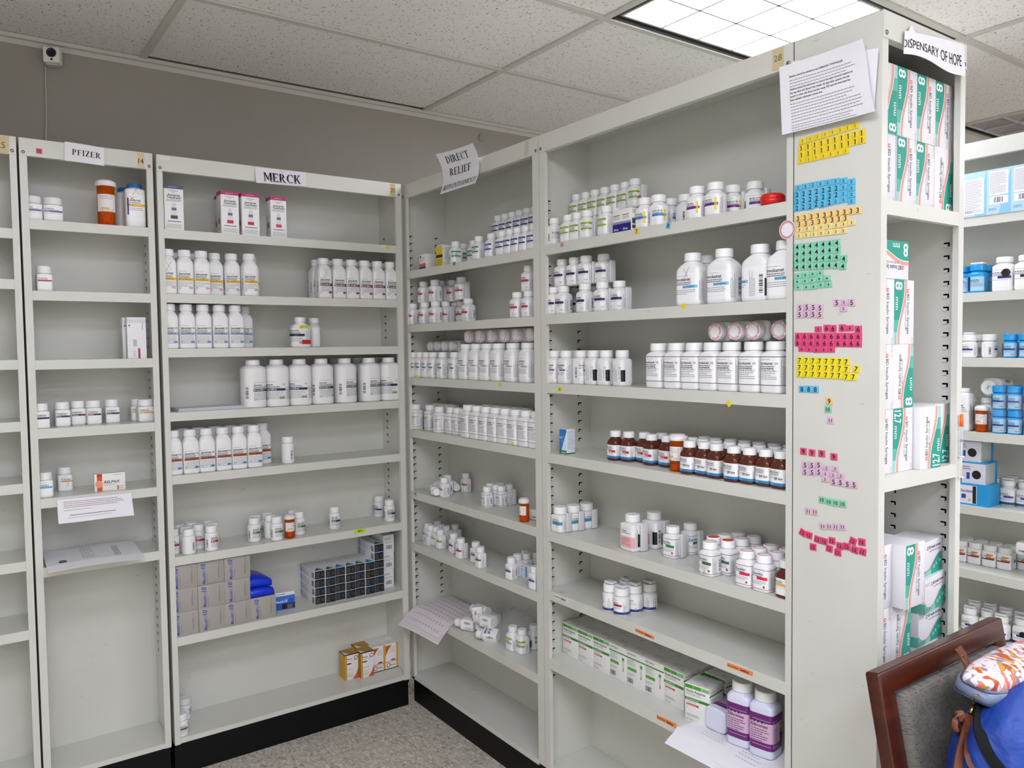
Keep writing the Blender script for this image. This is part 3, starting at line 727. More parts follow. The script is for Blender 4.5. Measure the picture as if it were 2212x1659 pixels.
pb('C', 1, 'J', JR, 'white bottle with maroon band', 'back row', [1400, 1530, 1640, 1750, 1860, 1970], Z1, d=.10)
pb('C', 2, 'J', JB, 'white bottle with pale band', 'front row', [155, 275, 417, 555, 690], Z1, d=.034)
pb('C', 2, 'J', JB, 'white bottle with pale band', 'back row', [200, 330, 470, 610, 780], Z1, d=.10)
FL = dict(id='fl', name='', tail='', band=('#262a40', '', '#ffffff'), pill='#9a9c94', sheet=0, turn=-.12, extra=lambda a, w, z0, z1: (a.rect(w*.30, z0+.004, w*.78, z0+.020, '#c8252b', 5), a.poly([(w*.2, z1+.004), (w*.72, z1+.001), (w*.72, z1-.012), (w*.2, z1-.009)], '#e8dc2a', 5), a.lines(w*.25, w*.68, z1-.003, 2, .004, '#6a6420', lay=6)))
FL2 = dict(FL, id='fl2', turn=.12)
pb('C', 2, 'F', FL, 'squat bottle with yellow sticker', 'front row', [1257], Z1, d=.035)
pb('C', 2, 'F', FL2, 'narrow bottle with yellow sticker', 'back row', [1375], Z1, d=.09, turn=78)
BG = dict(id='bg', name='Janumet', tail='XR', nh=.08, bh=.10, band=('#232c50', '50 mg/1,000 mg', '#ffffff'), pill='#8f9a84', sheet=0, body=6, black=2)
BG1 = dict(BG, id='bg1', turn=.09); BG2 = dict(BG, id='bg2', turn=-.07); BG3 = dict(BG, id='bg3', turn=.05, mark=1)
pb('C', 3, 'B', BG1, 'big bottle with navy label', 'front row', [857, 1637, 1850], Z2, d=.046)
pb('C', 3, 'B', BG2, 'big bottle with offset label', 'front row', [1055, 1250, 2015], Z2, d=.046)
pb('C', 3, 'B', BG3, 'big bottle crossed in red', 'front row', [1437], Z2, d=.046)
pb('C', 3, 'B', BG, 'big bottle with navy label', 'back row', [1570, 1755, 1935], Z2, d=.145)
pb('C', 4, 'J', JO, 'white bottle with rust band', 'front row', [175, 288, 437, 577, 710, 838], Z2, d=.036)
pb('C', 4, 'J', JO, 'white bottle with rust band', 'back row', [255, 395, 530, 662, 790, 935], Z2, d=.10)
pb('C', 4, 'W', dict(id='w5', lab=1, name='', sheet=0, turn=.28), 'lone round white bottle', 'with a barcode', [(1155, 1035)], Z2, mode='b')
SR = dict(id='sr', name='Januvia', band=('#b3215a', '25 mg', '#ffffff'), dot='#e8c8c0', sheet=0)
SRt = dict(SR, id='srt', turn=.3); SRb = dict(SR, id='srb', turn=.08)
pb('C', 5, 'S', SR, 'small bottle with magenta band', 'front row', [(182, 550), (395, 495)], Z3, mode='b')
pb('C', 5, 'S', SRt, 'small bottle turned to barcode', 'front row', [(285, 540)], Z3, mode='b')
pb('C', 5, 'S', SRb, 'small bottle with half band', 'front row', [(497, 512)], Z3, mode='b')
pb('C', 5, 'S', SRt, 'small turned bottle', 'back row', [(508, 268), (438, 250), (330, 268), (225, 283), (250, 305)], Z3, mode='t')
SG = dict(SR, id='sg', band=('#2f7a30', '50 mg', '#ffffff'), turn=.05); SGt = dict(SG, id='sgt', turn=.32)
pb('C', 5, 'S', SG, 'small bottle with green band', 'front row', [(860, 437), (1060, 430), (1247, 380)], Z3, mode='b')
pb('C', 5, 'S', SGt, 'small bottle showing its barcode', 'middle row', [(987, 410)], Z3, mode='b')
pb('C', 5, 'S', SG, 'small bottle with green band', 'back row', [(888, 200), (983, 183), (1195, 158)], Z3, mode='t')
SB = dict(SR, id='sb', band=('#20306e', '100 mg', '#ffffff')); SBX = dict(SB, id='sbx', mark=1, mh=.2); SBt = dict(SB, id='sbt', turn=-.12, black=1)
pb('C', 5, 'S', SBX, 'small navy banded bottle crossed', 'alone', [(1553, 332)], Z3, mode='b')
pb('C', 5, 'S', SBt, 'small turned navy banded bottle', 'pair', [(1932, 228)], Z3, mode='b')
pb('C', 5, 'S', SB, 'small navy banded bottle', 'pair', [(2022, 265)], Z3, mode='b')
pvial('C', 5, .0185, .088, 'amber vial among green banded bottles', [(1170, 410)], Z3, mode='b')
def maxalt(a, W, H):
    a.text('Maxalt', W*.30, H*.04, H*.13, '#3a56b8', True, 2, H*.44, rot=90, shear=.2).text('-MLT', W*.30, H*.43, H*.11, '#3a56b8', False, 2, H*.25, rot=90, shear=.2).text('10', W*.30, H*.70, H*.19, '#2743b4', True, 2, H*.2, rot=90, shear=.2)
    a.rect(W*.2, H*.04, W*.225, H*.16, '#b0303a', 3).vlines(H*.05, H*.75, W*.36, 2, W*.02, '#5a68a8').vlines(H*.2, H*.95, W*.78, 2, W*.03, '#55534f').vlines(H*.3, H*.95, W*.9, 1, W*.02, '#6a6864', seed=4)
BXM = carton('mlt', .0916, .150, .0815, '#a9a59d', front=maxalt, bv=.0006)
for r in range(3):
    for c in range(3 if r else 4):
        ITEMS.append(dict(b='C', i=6, fn=None, hw=.0458, hd=.075, hh=.0815, desc='grey tablet carton', row=('bottom layer', 'middle layer', 'top layer')[r], a=-.8440+.0458+.0921*(c-1)+random.uniform(-.0006, .0006), d=.088+random.uniform(-.003, .003)+.0, z=BAY['C'][5][6]+r*.0817, lvl=round(r*.08, 2), turn=0, fixed=True, group='grey cartons in the block'))
        f = (lambda mw, label, group: tag(link('medicine_box', BXM[0], None, mw), label, 'box', group)); f.jit = .5; ITEMS[-1]['fn'] = f
def mxb(a, W, H):
    a.rect(0, 0, W, H*.80, '#1f5cc0').poly([(0, H*.5), (W, H*.62), (W, H*.8), (0, H*.8)], '#3a78d4', 2).text('Maxalt', W*.02, H*.42, H*.13, '#ffffff', True, 3, W*.42, shear=.2).text('10', W*.47, H*.42, H*.15, '#ffffff', True, 3, shear=.2)
    a.rect(W*.35, H*.03, W, H*.32, '#101014', 3).lines(W*.62, W*.95, H*.24, 4, H*.06, '#c8c8cc', H*.025, 4).lines(W*.1, W*.6, H*.88, 1, H*.1, '#44444a', H*.05)
pbox('C', 6, carton('mxb', .076, .022, .066, '#e9edf2', front=mxb), 'blue tablet carton with black patch', 'standing alone', [(1130, 1012)], Z3, mode='b', turn=-4)
def blk(q):
    def f(a, W, H):
        a.rect(.0008, .0008, W-.0008, H-.0008, '#17161a').lines(W*.12, W*.5, H*.68, 4, H*.16, '#9a9a9c', H*.045, seed=q).lines(W*.62, W*.92, H*.6, 3, H*.14, '#77777a', H*.05, seed=q+3)
        if q % 2: a.rect(.0008, H*.9, W-.0008, H-.0004, '#2a74c8', 2)
    return f
def bsd(a, W, H): a.lines(W*.05, W*.5, H*.75, 5, H*.14, '#a0a4ac', H*.05).barcode(W*.8, H*.1, W*.96, H*.8, vert=False).rect(0, H*.1, W*.12, H*.95, '#9fb4d6')
def btp(a, W, D): a.poly([(W*.06, D*.04), (W*.98, D*.04), (W*.62, D*.32)], '#3f8e4e').poly([(W*.06, D*.04), (W*.5, D*.04), (W*.62, D*.32)], '#1f5fae', 2).lines(W*.1, W*.9, D*.85, 5, D*.07, '#b0b4b8', D*.02)
BXK = [carton('blk%d' % q, .0418, .150, .0325, '#e6e8ea', front=blk(q), left=bsd, top=btp, bv=.0005) for q in range(2)]
for c in range(7):
    for r in range(6 if c == 6 else 4):
        w = (c*2+r) % 3 % 2; L_ = dict(b='C', i=6, hw=.0209, hd=.075, hh=.0325, desc='small black ended carton', row=('base course', 'second course', 'third course', 'fourth course', 'fifth course', 'top course')[r], a=-.385+.0422*c+(.0006 if r % 2 else 0), d=.118-.004*(c % 2), z=BAY['C'][5][6]+r*.0327, lvl=round(r*.03, 2), turn=0, fixed=True, group='small black ended cartons')
        L_['fn'] = (lambda m_: (lambda mw, label, group: tag(link('medicine_box', m_, None, mw), label, 'box', group)))(BXK[w][0]); ITEMS.append(L_)
def wlb(a, W, H): a.lines(W*.12, W*.7, H*.8, 2, H*.06, '#33333a', H*.03).lines(W*.12, W*.9, H*.62, 3, H*.05, '#8a8a90').barcode(W*.25, H*.2, W*.8, H*.42)
BXW = carton('wl', .048, .11, .073, '#eceeee', front=wlb)
for r in range(3):
    L_ = dict(b='C', i=6, hw=.024, hd=.055, hh=.073, desc='plain white carton', row=('bottom', 'middle', 'top')[r]+' of its stack', a=-.0775+.002*r-.0, d=.125, z=BAY['C'][5][6]+r*.0732, lvl=round(r*.07, 2), turn=0, fixed=True, group='white cartons by the post')
    L_['fn'] = lambda mw, label, group: tag(link('medicine_box', BXW[0], None, mw), label, 'box', group); ITEMS.append(L_)
def lidcase(mw, lab):
    m = MB(); n = 10; rings = []
    for i in range(n+1):
        x = -.045+.09*i/n; h = .018+.016*math.cos((i/n-.35)*2.0)
        rings.append([Vector((x, -.075, 0)), Vector((x, .075, 0)), Vector((x, .075, h*.9)), Vector((x, .02, h)), Vector((x, -.06, h)), Vector((x, -.075, h*.75))])
    m.loft(rings, (1, 1, 1)); tag(link('blue_case', m.mesh('blue_case', 'bluelid'), None, mw), lab, 'case', 'blue curved cases')
zc = BAY['C'][5][6]+.0818
lidcase(Matrix.Translation((-.6175, .092, zc)), 'lower shiny blue curved case resting on the grey cartons')
lidcase(Matrix.Translation((-.627, .098, zc+.0365)) @ Matrix.Rotation(R(3), 4, 'Z') @ Matrix.Rotation(R(4), 4, 'Y'), 'upper shiny blue curved case, on top of its twin')
pb('C', 7, 'O', dict(id='m8a', name='', sheet=0, turn=.2), 'white bottle turned sideways', 'back row', [(1575, 1255)], Z7, mode='b')
pb('C', 7, 'O', dict(id='m8b', name='', sheet=0, band=('#6a5a28', '', '#fff')), 'white bottle with olive band', 'front row', [(1550, 1395)], Z7, mode='b')
def pmb(a, W, H):
    a.rect(0, 0, W*.15, H*.95, '#d8a232').rect(0, H*.955, W, H, '#151210').poly([(W*.55, 0), (W, 0), (W, H*.42), (W*.85, H*.2)], '#cf5f2c')
    a.text('Panaro', W*.12, H*.78, H*.06, '#1c1a1a', True, 2, W*.5).ringd(W*.82, H*.82, W*.1, W*.15, '#b8402c', 2).lines(W*.12, W*.9, H*.72, 1, H*.03, '#77747a').disc(W*.3, H*.62, W*.2, '#9a1c1c', 2, H*.03)
    a.lines(W*.12, W*.7, H*.42, 3, H*.025, '#a8a6a8').lines(W*.1, W*.66, H*.28, 8, H*.028, '#b0aeb0', seed=3)
def pml(a, W, H): a.rect(0, 0, W, H, '#d9a53a').rect(0, H*.955, W, H, '#151210', 2).vlines(H*.1, H*.9, W*.1, 5, W*.09, '#8f6c20').rect(W*.75, 0, W, H*.95, '#e2a632', 1)
def pmt(a, W, D): a.rect(0, 0, W, D, '#b98a2c').poly([(0, 0), (W*.35, 0), (0, D*.6)], '#f2efe8', 2).lines(W*.3, W*.9, D*.7, 4, D*.16, '#8a6420', D*.05)
def pmb2(a, W, H):
    a.rect(W*.86, 0, W, H, '#d8a232').poly([(0, H*.95), (W*.5, H*.95), (W*.2, H*.75), (0, H*.55)], '#cf5f2c').lines(W*.4, W*.82, H*.85, 6, H*.04, '#a8a6a8').disc(W*.6, H*.35, W*.2, '#9a1c1c', 2, H*.03)
    a.rect(0, H*.28, W*.86, H*.30, '#8a1f18', 2).ringd(W*.22, H*.16, W*.1, W*.15, '#b8402c', 2).text('Panaro', W*.4, H*.13, H*.055, '#1c1a1a', True, 2, W*.44).rect(0, 0, W, H*.03, '#151210', 3)
def pmt2(a, W, D): a.lines(W*.1, W*.9, D*.7, 2, D*.3, '#b4b0aa', D*.08)
BP1 = carton('pan1', .058, .058, .106, '#f3f1ee', pmb, pml, pmt); BP2 = carton('pan2', .058, .046, .106, '#f1efea', pmb2, None, pmt2)
pbox('C', 7, BP1, 'yellow sided carton', 'front pair', [(-.236, .127), (-.175, .110)], mode='abs', turn=0, jit=1)
pbox('C', 7, BP1, 'yellow sided carton tucked behind', 'against the back', [(-.165, .169)], mode='abs')
pbox('C', 7, BP2, 'white carton with orange corner', 'front pair', [(-.1145, .122), (-.0555, .122)], mode='abs')
pbox('C', 7, BP2, 'white carton with orange corner', 'back pair', [(-.1145, .169), (-.0555, .169)], mode='abs')

# --- narrow bay
CE = dict(id='ce', name='Celebrex', nc='#1c1c30', band=('#6a58a8', '100 mg', '#f2f0fa'), body=1, sub=1)
pb('B', 0, 'P', CE, 'squat bottle with violet band', 'front row', [272, 425], Z4, d=.04)
CB = dict(id='cb', name='Celebrex', nc='#1c1c30', nh=.09, sub=1, body=2, bh=.09, band=('#f0bc3c', '200 mg', '#40300c'), capm='bluecap', turn=0, mark=1, mh=1.18, extra=lambda a, w, z0, z1: (a.rect(-w*.42, z0+.02, -w*.35, z1-.012, '#1d3a78', 3), a.disc(-w*.18, z1-.014, w*.09, '#e8973c', 3, w*.04)))
pb('B', 0, 'C', CB, 'tall bottle with blue cap', 'front row', [1150], Z4, d=.04)
pb('B', 0, 'C', dict(CB, id='cb2', mark=0, turn=.2), 'tall bottle with blue cap', 'behind its twin', [1070], Z4, d=.125)
pvial('B', 0, .0265, .147, 'tall amber vial of orange capsules', [905], Z4, d=.035, fill=.62)
pb('B', 1, 'Q', dict(id='q2', name='', band=('#b4283c', '', '#fff'), body=0, sub=1, bh=.09), 'lone small bottle, crimson band', 'alone', [374], Z4, d=.035)
def prb(a, W, H):
    for i in range(7):
        for j in range(2): a.ringd(W*(.08+.14*i), H*(.93-.045*j), W*.05, W*.062, '#9a9ca0', 1, 12)
    a.disc(W*.12, H*.8, W*.05, '#4a4448', 2).text('Premarin', W*.78, H*.86, W*.08, '#555058', False, 2, H*.32, rot=-90).rect(W*.3, H*.3, W*.5, H*.46, '#b9b9bd').rect(W*.55, 0, W*.66, H*.25, '#b01f4a', 2).vlines(H*.05, H*.25, W*.3, 3, W*.05, '#a0a0a6')
BPR = carton('prem', .058, .034, .137, '#ececee', front=prb, left=lambda a, W, H: a.vlines(H*.1, H*.7, W*.3, 3, W*.2, '#b0b0b6').disc(W*.5, H*.8, W*.12, '#4a4448', 2))
pbox('B', 2, BPR, 'tall white carton, scalloped top', 'in front', [1168], Z5, df=.012)
pbox('B', 2, BPR, 'tall white carton, scalloped top', 'half hidden behind', [1128], Z5, df=.049)
def PQ(i, c, t, **k): return dict(id='pq'+i, name='PREMARIN', nh=.10, nc='#1c1820', band=(c, t, '#fff'), bh=.11, body=0, sub=1, **k)
pb('B', 3, 'Q', PQ('a', '#2a2a36', ''), 'small bottle with black band', 'front row', [345], Z5, d=.035, turn=8)
pb('B', 3, 'Q', PQ('b', '#1f2f66', '0.3 mg'), 'small bottle with navy band', 'front row', [(533, 1113)], Z5, mode='b')
pb('B', 3, 'Q', PQ('c', '#5a1c2c', '0.625 mg'), 'small bottle with maroon band', 'front row', [(772, 1095)], Z5, mode='b')
pb('B', 3, 'Q', PQ('c', '#5a1c2c', '0.625 mg'), 'small bottle with maroon band', 'back row', [(690, .10)], Z5)
pb('B', 3, 'Q', PQ('d', '#3a2420', '0.9 mg'), 'small bottle with brown band', 'front row', [(957, 1082)], Z5, mode='b')
pb('B', 3, 'P', PQ('e', '#e8b62c', '1.25 mg'), 'squat bottle with yellow band', 'front row', [(1245, 1070)], Z5, mode='b')
pb('B', 3, 'P', PQ('e', '#e8b62c', '1.25 mg'), 'squat bottle with yellow band', 'back row', [(1190, .11)], Z5)
pb('B', 4, 'Q', dict(id='q5a', name='', band=('#4cb4e0', '', '#fff'), body=0, sub=1), 'small bottle with sky band', 'by the post', [382], Z6, d=.04)
pb('B', 4, 'Q', dict(id='q5b', name='', band=('#d88a30', '', '#fff'), bh=.07, body=0, sub=1, mark=1, mh=.4, turn=.04), 'small bottle with black cross', 'in the open', [(555, 400)], Z6, mode='b')
def rlp(a, W, H):
    a.rect(W*.08, 0, W*.25, H, '#d9561c').rect(W*.08, H*.82, W*.25, H, '#c03a14', 2).disc(W*.15, H*.42, W*.13, '#f0a080', 3).ringd(W*.15, H*.42, W*.05, W*.06, '#e8805a', 4)
    a.text('RELPAX', W*.31, H*.42, H*.17, '#1f2450', True, 2, W*.5, shear=.15).lines(W*.31, W*.75, H*.32, 1, .004, '#88888c').lines(W*.62, W*.95, H*.88, 1, .004, '#77777c').rect(W*.73, H*.03, W*.78, H*.26, '#d04a24').lines(W*.8, W*.95, H*.2, 2, H*.12, '#c07a60', H*.04)
pbox('B', 4, carton('rlp', .092, .024, .057, '#f1eee8', front=rlp), 'white carton with orange stripe', 'alone', [(942, 392)], Z6, mode='b')

# --- corner bay
D1 = (860, 280, 3.95); D2 = (860, 680, 5.183); D3 = (860, 960, 4.881); D4 = (860, 1240, 3.958)
def ob(a, W, H): a.rect(0, 0, W, H*.2, '#2b4c9c').rect(0, H*.2, W, H*.4, '#d8742c').lines(W*.15, W*.8, H*.75, 3, H*.09, '#a0a0a4').rect(W*.1, H*.78, W*.3, H*.9, '#3a5a94')
pbox('D', 0, carton('ob', .052, .05, .062, '#eeeeec', ob, ob), 'small carton with orange stripe', 'first from the corner', [208], D1, df=.02)
def yb(a, W, H): a.rect(0, H*.52, W, H*.95, '#e8cc2e').rect(0, H*.42, W, H*.56, '#26241e', 2).rect(0, 0, W, H*.40, '#e3c82c').lines(W*.15, W*.85, H*.3, 3, H*.09, '#8a7a20')
def yr(a, W, H): a.lines(W*.1, W*.9, H*.85, 9, H*.06, '#8a8a90').barcode(W*.3, H*.1, W*.7, H*.3)
pbox('D', 0, carton('yb', .05, .10, .083, '#e9e9e6', yb, yr, None, yr), 'yellow and grey carton', 'near the corner', [352], D1, df=.02)
NB = lambda i, c, **k: dict(id='nb'+i, name='', band=(c, '', '#fff'), bh=.10, body=1, sub=2, extra=lambda a, w, z0, z1: (a.rect(-w*.46, z1-.007, w*.46, z1-.001, c, 4), a.lines(-w*.2, w*.4, z1-.005, 1, .003, '#c8d0e0', lay=5), a.poly([(-w*.42, z0+.022), (-w*.34, z0+.026), (-w*.36, z0+.019)], '#1c1c20', 4)), **k)
NG = NB('g', '#1f8a5a'); NGt = NB('gt', '#1f8a5a', turn=.17); NBL = NB('b', '#24368a'); NBt = NB('bt', '#24368a', turn=.1)
pb('D', 0, 'N', NGt, 'white bottle turned from green band', 'front row', [492], D1, d=.03)
pb('D', 0, 'N', dict(NGt, id='ngl', leaf='side'), 'bottle with strapped leaflet', 'middle row', [(556, .085)], D1)
pb('D', 0, 'N', NG, 'white bottle with green bands', 'front row', [692], D1, d=.03)
pb('D', 0, 'N', NG, 'white bottle with green bands', 'back row', [(620, .13), (648, .075)], D1)
pb('D', 0, 'N', NBL, 'white bottle with blue bands', 'front row', [800, 905, 985, 1028, 1085, 1135], D1, d=.03)
pb('D', 0, 'N', NBL, 'white bottle with blue bands', 'back row', [(870, .13), (925, .13), (985, .13), (1045, .13), (1105, .13)], D1)
pb('D', 0, 'N', NBL, 'blue banded bottle stacked on others', 'upper layer', [(870, .13), (925, .13), (985, .13), (1050, .13), (1105, .13), (1140, .13)], D1, zo=.0845)
IR = lambda i, c, **k: dict(id='ir'+i, name='Invokana', band=(c, '', '#fff'), bh=.13, body=1, sub=1, pill='#d8d8dc', **k)
RR = IR('r', '#c4304a'); RRl = IR('rl', '#c4304a', leaf='side', turn=.06); RRx = IR('rx', '#c4304a', mark=1, mh=.15); VV = IR('v', '#3a2858'); VVl = IR('vl', '#3a2858', leaf='side', turn=.06)
pb('D', 1, 'I', RR, 'small bottle with red band', 'bottom layer', [(130, .03), (172, .05), (230, .03), (320, .03), (490, .13), (600, .06)], D1)
pb('D', 1, 'I', RRl, 'red banded bottle with leaflet', 'bottom layer', [(405, .08), (540, .13)], D1)
pb('D', 1, 'I', RR, 'red banded bottle stacked', 'upper layer', [(222, .05), (318, .05), (455, .12), (425, .13)], D1, zo=.0865)
pb('D', 1, 'I', RRl, 'stacked red bottle with leaflet', 'upper layer', [(385, .1), (540, .08)], D1, zo=.0865)
pb('D', 1, 'I', RRx, 'red banded bottle with cross', 'bottom layer', [1020], D1, d=.03)
pb('D', 1, 'I', RR, 'small bottle with red band', 'end cluster', [(1075, .1), (1118, .03)], D1)
pb('D', 1, 'I', RR, 'red banded bottle stacked', 'end cluster', [(1118, .05)], D1, zo=.0865)
KT = dict(id='kt', name='Invokamet', band=('#2a8a94', '', '#fff'), bh=.09, bhalf=1, sub=2, body=2); KG = dict(id='kg', name='Invokamet', nh=.085, band=('#c9c9cd', '150 mg/500 mg', '#333333'), bh=.07, bhalf=1, body=4, sub=2)
pb('D', 2, 'K', KT, 'small bottle with teal band', 'front row', [165, 255, 328, 400, 505, 640], D2, d=.03)
pb('D', 2, 'K', KT, 'small bottle with teal band', 'back row', [(230, .10), (330, .10), (430, .10), (540, .10)], D2)
pb('D', 2, 'L', KG, 'larger bottle with grey band', 'front row', [770, 885, 1005, 1130, 1290, 1460], D2, d=.034)
pb('D', 2, 'L', KG, 'larger bottle with grey band', 'back row', [(860, .12), (990, .12), (1110, .12), (1240, .12), (1385, .12)], D2)
KM = dict(id='km', name='Invokamet', tail='XR', nh=.08, stripe='#8a2450', body=6, sub=2); KMt = dict(KM, id='kmt', turn=.12); KO = dict(KM, id='ko', stripe='#8f8226', tc='#8f8226')
pb('D', 3, 'K', KMt, 'plum striped bottle turned aside', 'front row', [205, 465], D2, d=.03)
pb('D', 3, 'K', KM, 'white bottle with plum stripes', 'front row', [365, 600, 680, 740], D2, d=.05)
pb('D', 3, 'K', KM, 'white bottle with plum stripes', 'back row', [(310, .13), (430, .13), (540, .13), (640, .13)], D2)
pb('D', 3, 'X', KO, 'white bottle with olive stripes', 'front row', [795, 895, 1005, 1108, 1218, 1333, 1450, 1535], D2, d=.03)
pb('D', 3, 'X', KO, 'white bottle with olive stripes', 'back row', [(1010, .10), (1115, .10), (1220, .10), (1340, .10), (1450, .10)], D2)
GO = lambda i, c, **k: dict(id='go'+i, name='', band=(c, '', '#fff'), bh=.14, body=0, sub=1, **k)
G1 = GO('o', '#c8603c'); G1b = GO('ob', '#c8603c', black=1, turn=.08); GK = dict(id='gok', name='', stripe='#26262c', body=6, sub=2); GY_ = GO('y', '#b0a030'); GYx = GO('yx', '#b0a030', turn=.1, black=1); GV = GO('v', '#7a3a7e'); GP = GO('p', '#a83a6a', turn=.05); GB_ = GO('b', '#3a5aa4'); GBr = GO('br', '#8a6440', turn=.06)
pb('D', 4, 'G', G1, 'tiny bottle with orange patch', 'front row', [(490, 560)], D3, mode='b')
pb('D', 4, 'G', G1b, 'tiny orange patch bottle, black side', 'against the back', [(715, 505)], D3, mode='b')
pb('D', 4, 'G', G1, 'tiny bottle with orange patch', 'back row', [(520, 320)], D3, mode='t')
pb('D', 4, 'G', GK, 'tiny bottle with black stripe', 'front row', [(940, 670), (1090, 662)], D3, mode='b')
pb('D', 4, 'G', GK, 'tiny bottle with black stripe', 'middle row', [(1025, 645)], D3, mode='b')
pb('D', 4, 'G', dict(GK, id='gkl', leaf='side'), 'tiny striped bottle with leaflet', 'back row', [(985, 405), (1085, 400), (1160, 410)], D3, mode='t')
pvial('D', 4, .0165, .079, 'amber vial with pale cap', [(1328, 825)], D3, mode='b', fill=.3)
pb('D', 5, 'G', GY_, 'tiny bottle with mustard patch', 'bagged cluster', [(315, 825), (348, 843), (410, 857), (415, 808), (437, 835)], D3, mode='t')
pb('D', 5, 'G', GYx, 'tiny mustard bottle, black side', 'front row', [(450, 1105)], D3, mode='b')
pb('D', 5, 'G', dict(GY_, id='gyl', leaf='side'), 'tiny mustard bottle with leaflet', 'back row', [(508, 850), (600, 835)], D3, mode='t')
pb('D', 5, 'G', GV, 'tiny bottle with violet patch', 'front row', [(592, 1150)], D3, mode='b')
pb('D', 5, 'G', dict(GP, leaf='side'), 'tiny bottle with rose patch', 'front row', [(665, 1207)], D3, mode='b')
pb('D', 5, 'G', dict(GBr, id='gb2', black=1), 'tiny black sided bottle', 'middle row', [(822, 1252)], D3, mode='b')
pb('D', 5, 'G', GBr, 'tiny bottle with brown patch', 'front row', [(850, 1312)], D3, mode='b')
pb('D', 5, 'G', GB_, 'tiny bottle with blue patch', 'end cluster', [(1198, 1432), (1350, 1350), (1445, 1540)], D3, mode='b')
pb('D', 5, 'G', GB_, 'tiny bottle with blue patch', 'back row', [(1270, 1143), (1365, 1130), (1435, 1130)], D3, mode='t')
NL = NB('l', '#8fae1e'); NLt = NB('lt', '#8fae1e', turn=.1)
pb('D', 6, 'N', NLt, 'white bottle with lime bands', 'front row', [(1062, 690)], D4, mode='b')
pb('D', 6, 'N', NL, 'lime banded bottle inside bag', 'middle row', [(985, 662)], D4, mode='b')
pb('D', 6, 'N', dict(NL, id='nlk', black=1, turn=.3, leaf='side'), 'white bottle with black side', 'by the post', [(1165, 650)], D4, mode='b')

# --- long bay
E1 = (1150, 340, 3.95); E2 = (1150, 660, 3.95); E3 = (1150, 1060, 3.95); E4 = (1150, 1300, 3.95)
NLd = NB('ld', '#8fae1e', extra2=1)
pb('E', 0, 'N', dict(id='nw', name='', sheet=0, turn=.2), 'plain necked bottle', 'front row', [190], E1, d=.03)
pb('E', 0, 'N', NL, 'bottle with lime bands', 'front row', [325, 388, 645], E1, d=.03)
pb('E', 0, 'N', dict(NLt, leaf='side', id='nltl'), 'lime banded bottle with leaflet', 'front row', [465], E1, d=.03)
pb('E', 0, 'N', NL, 'bottle with lime bands', 'back row', [(265, .10), (378, .13), (440, .13), (510, .13), (577, .13), (650, .13), (722, .13)], E1)
pb('E', 0, 'N', NL, 'stacked bottle with lime bands', 'upper layer', [(378, .13), (440, .13), (510, .13), (577, .13), (650, .13), (722, .13)], E1, zo=.0845)
pb('E', 0, 'N', dict(NLt, leaf='side', id='nlo', extra=lambda a, w, z0, z1: (a.rect(-w*.46, z1-.007, w*.46, z1-.001, '#8fae1e', 4), a.disc(w*.5, z0+.020, .0095, '#d8562a', 6))), 'stacked bottle with orange sticker', 'upper layer', [(803, .12)], E1, zo=.0845)
pb('E', 0, 'N', NL, 'bottle with lime bands', 'middle row', [(585, .06), (690, .06), (803, .12)], E1)
def nvf(a, W, H):
    a.rect(0, 0, W, H*.36, '#211c78').rect(0, H*.36, W, H*.46, '#8f92b8')
    for k in range(2): x = W*.5*k; a.lines(x+W*.05, x+W*.45, H*.72, 1, .004, '#33333a', .003).lines(x+W*.05, x+W*.42, H*.64, 2, .004, '#66666c').text('10 mg', x+W*.08, H*.08, H*.09, '#ffffff', True, 2, W*.3)
def nvr(a, W, H): a.lines(W*.1, W*.9, H*.9, 3, H*.06, '#55555a').rect(W*.08, H*.3, W*.6, H*.55, '#55564f').rect(W*.08, H*.1, W*.6, H*.25, '#4a4a48')
pbox('E', 0, carton('nv', .074, .05, .062, '#eceae4', nvf, None, None, nvr, bv=.0006), 'white carton with navy base', 'front', [763], E1, df=.004)
YS = lambda i, c, **k: dict(id='ys'+i, name='', band=(c, '', '#fff'), bh=.12, body=0, sub=2, swash='#f0dc3c', **k)
YB = YS('b', '#3a86c8', mark=1, mh=.5); YBt = YS('bt', '#3a86c8', turn=.12); YV = YS('v', '#6c2a86'); YVt = YS('vt', '#6c2a86', turn=.13)
pb('E', 0, 'M', YB, 'yellow barred bottle with cross', 'front row', [962], E1, d=.032)
pb('E', 0, 'M', YBt, 'yellow barred bottle, barcode below', 'front row', [1078], E1, d=.032, zo=.0)
pb('E', 0, 'M', dict(YBt, id='ybl', leaf='side', turn=.3), 'white bottle behind with leaflet', 'back row', [(1178, .10), (1310, .09)], E1)
pb('E', 0, 'M', YV, 'bottle with yellow and purple bars', 'front row', [1408, 1565], E1, d=.034)
pb('E', 0, 'M', dict(YVt, id='yvl', leaf='side'), 'yellow edged bottle with leaflet', 'middle row', [(1730, .10), (1880, .11)], E1)
VK = lambda i, **k: dict(id='vk'+i, name='Invokana', band=('#34265c', '', '#fff'), bh=.13, body=1, sub=1, pill='#d4d4da', **k)
V1 = VK('1'); V1l = VK('l', leaf='side', turn=.05); V1x = VK('x', mark=1, mh=.45)
pb('E', 1, 'I', V1x, 'violet banded bottle with cross', 'front row', [262], E1, d=.032)
pb('E', 1, 'I', V1, 'small bottle with violet band', 'front row', [180, 450], E1, d=.032)
pb('E', 1, 'I', V1l, 'violet banded bottle with leaflet', 'front row', [(600, .035), (742, .05)], E1)
pb('E', 1, 'I', V1, 'small bottle with violet band', 'back row', [(250, .12), (350, .12), (465, .12), (600, .12)], E1)
pb('E', 1, 'I', V1, 'violet banded bottle stacked', 'upper layer', [(258, .05), (362, .05)], E1, zo=.0865)
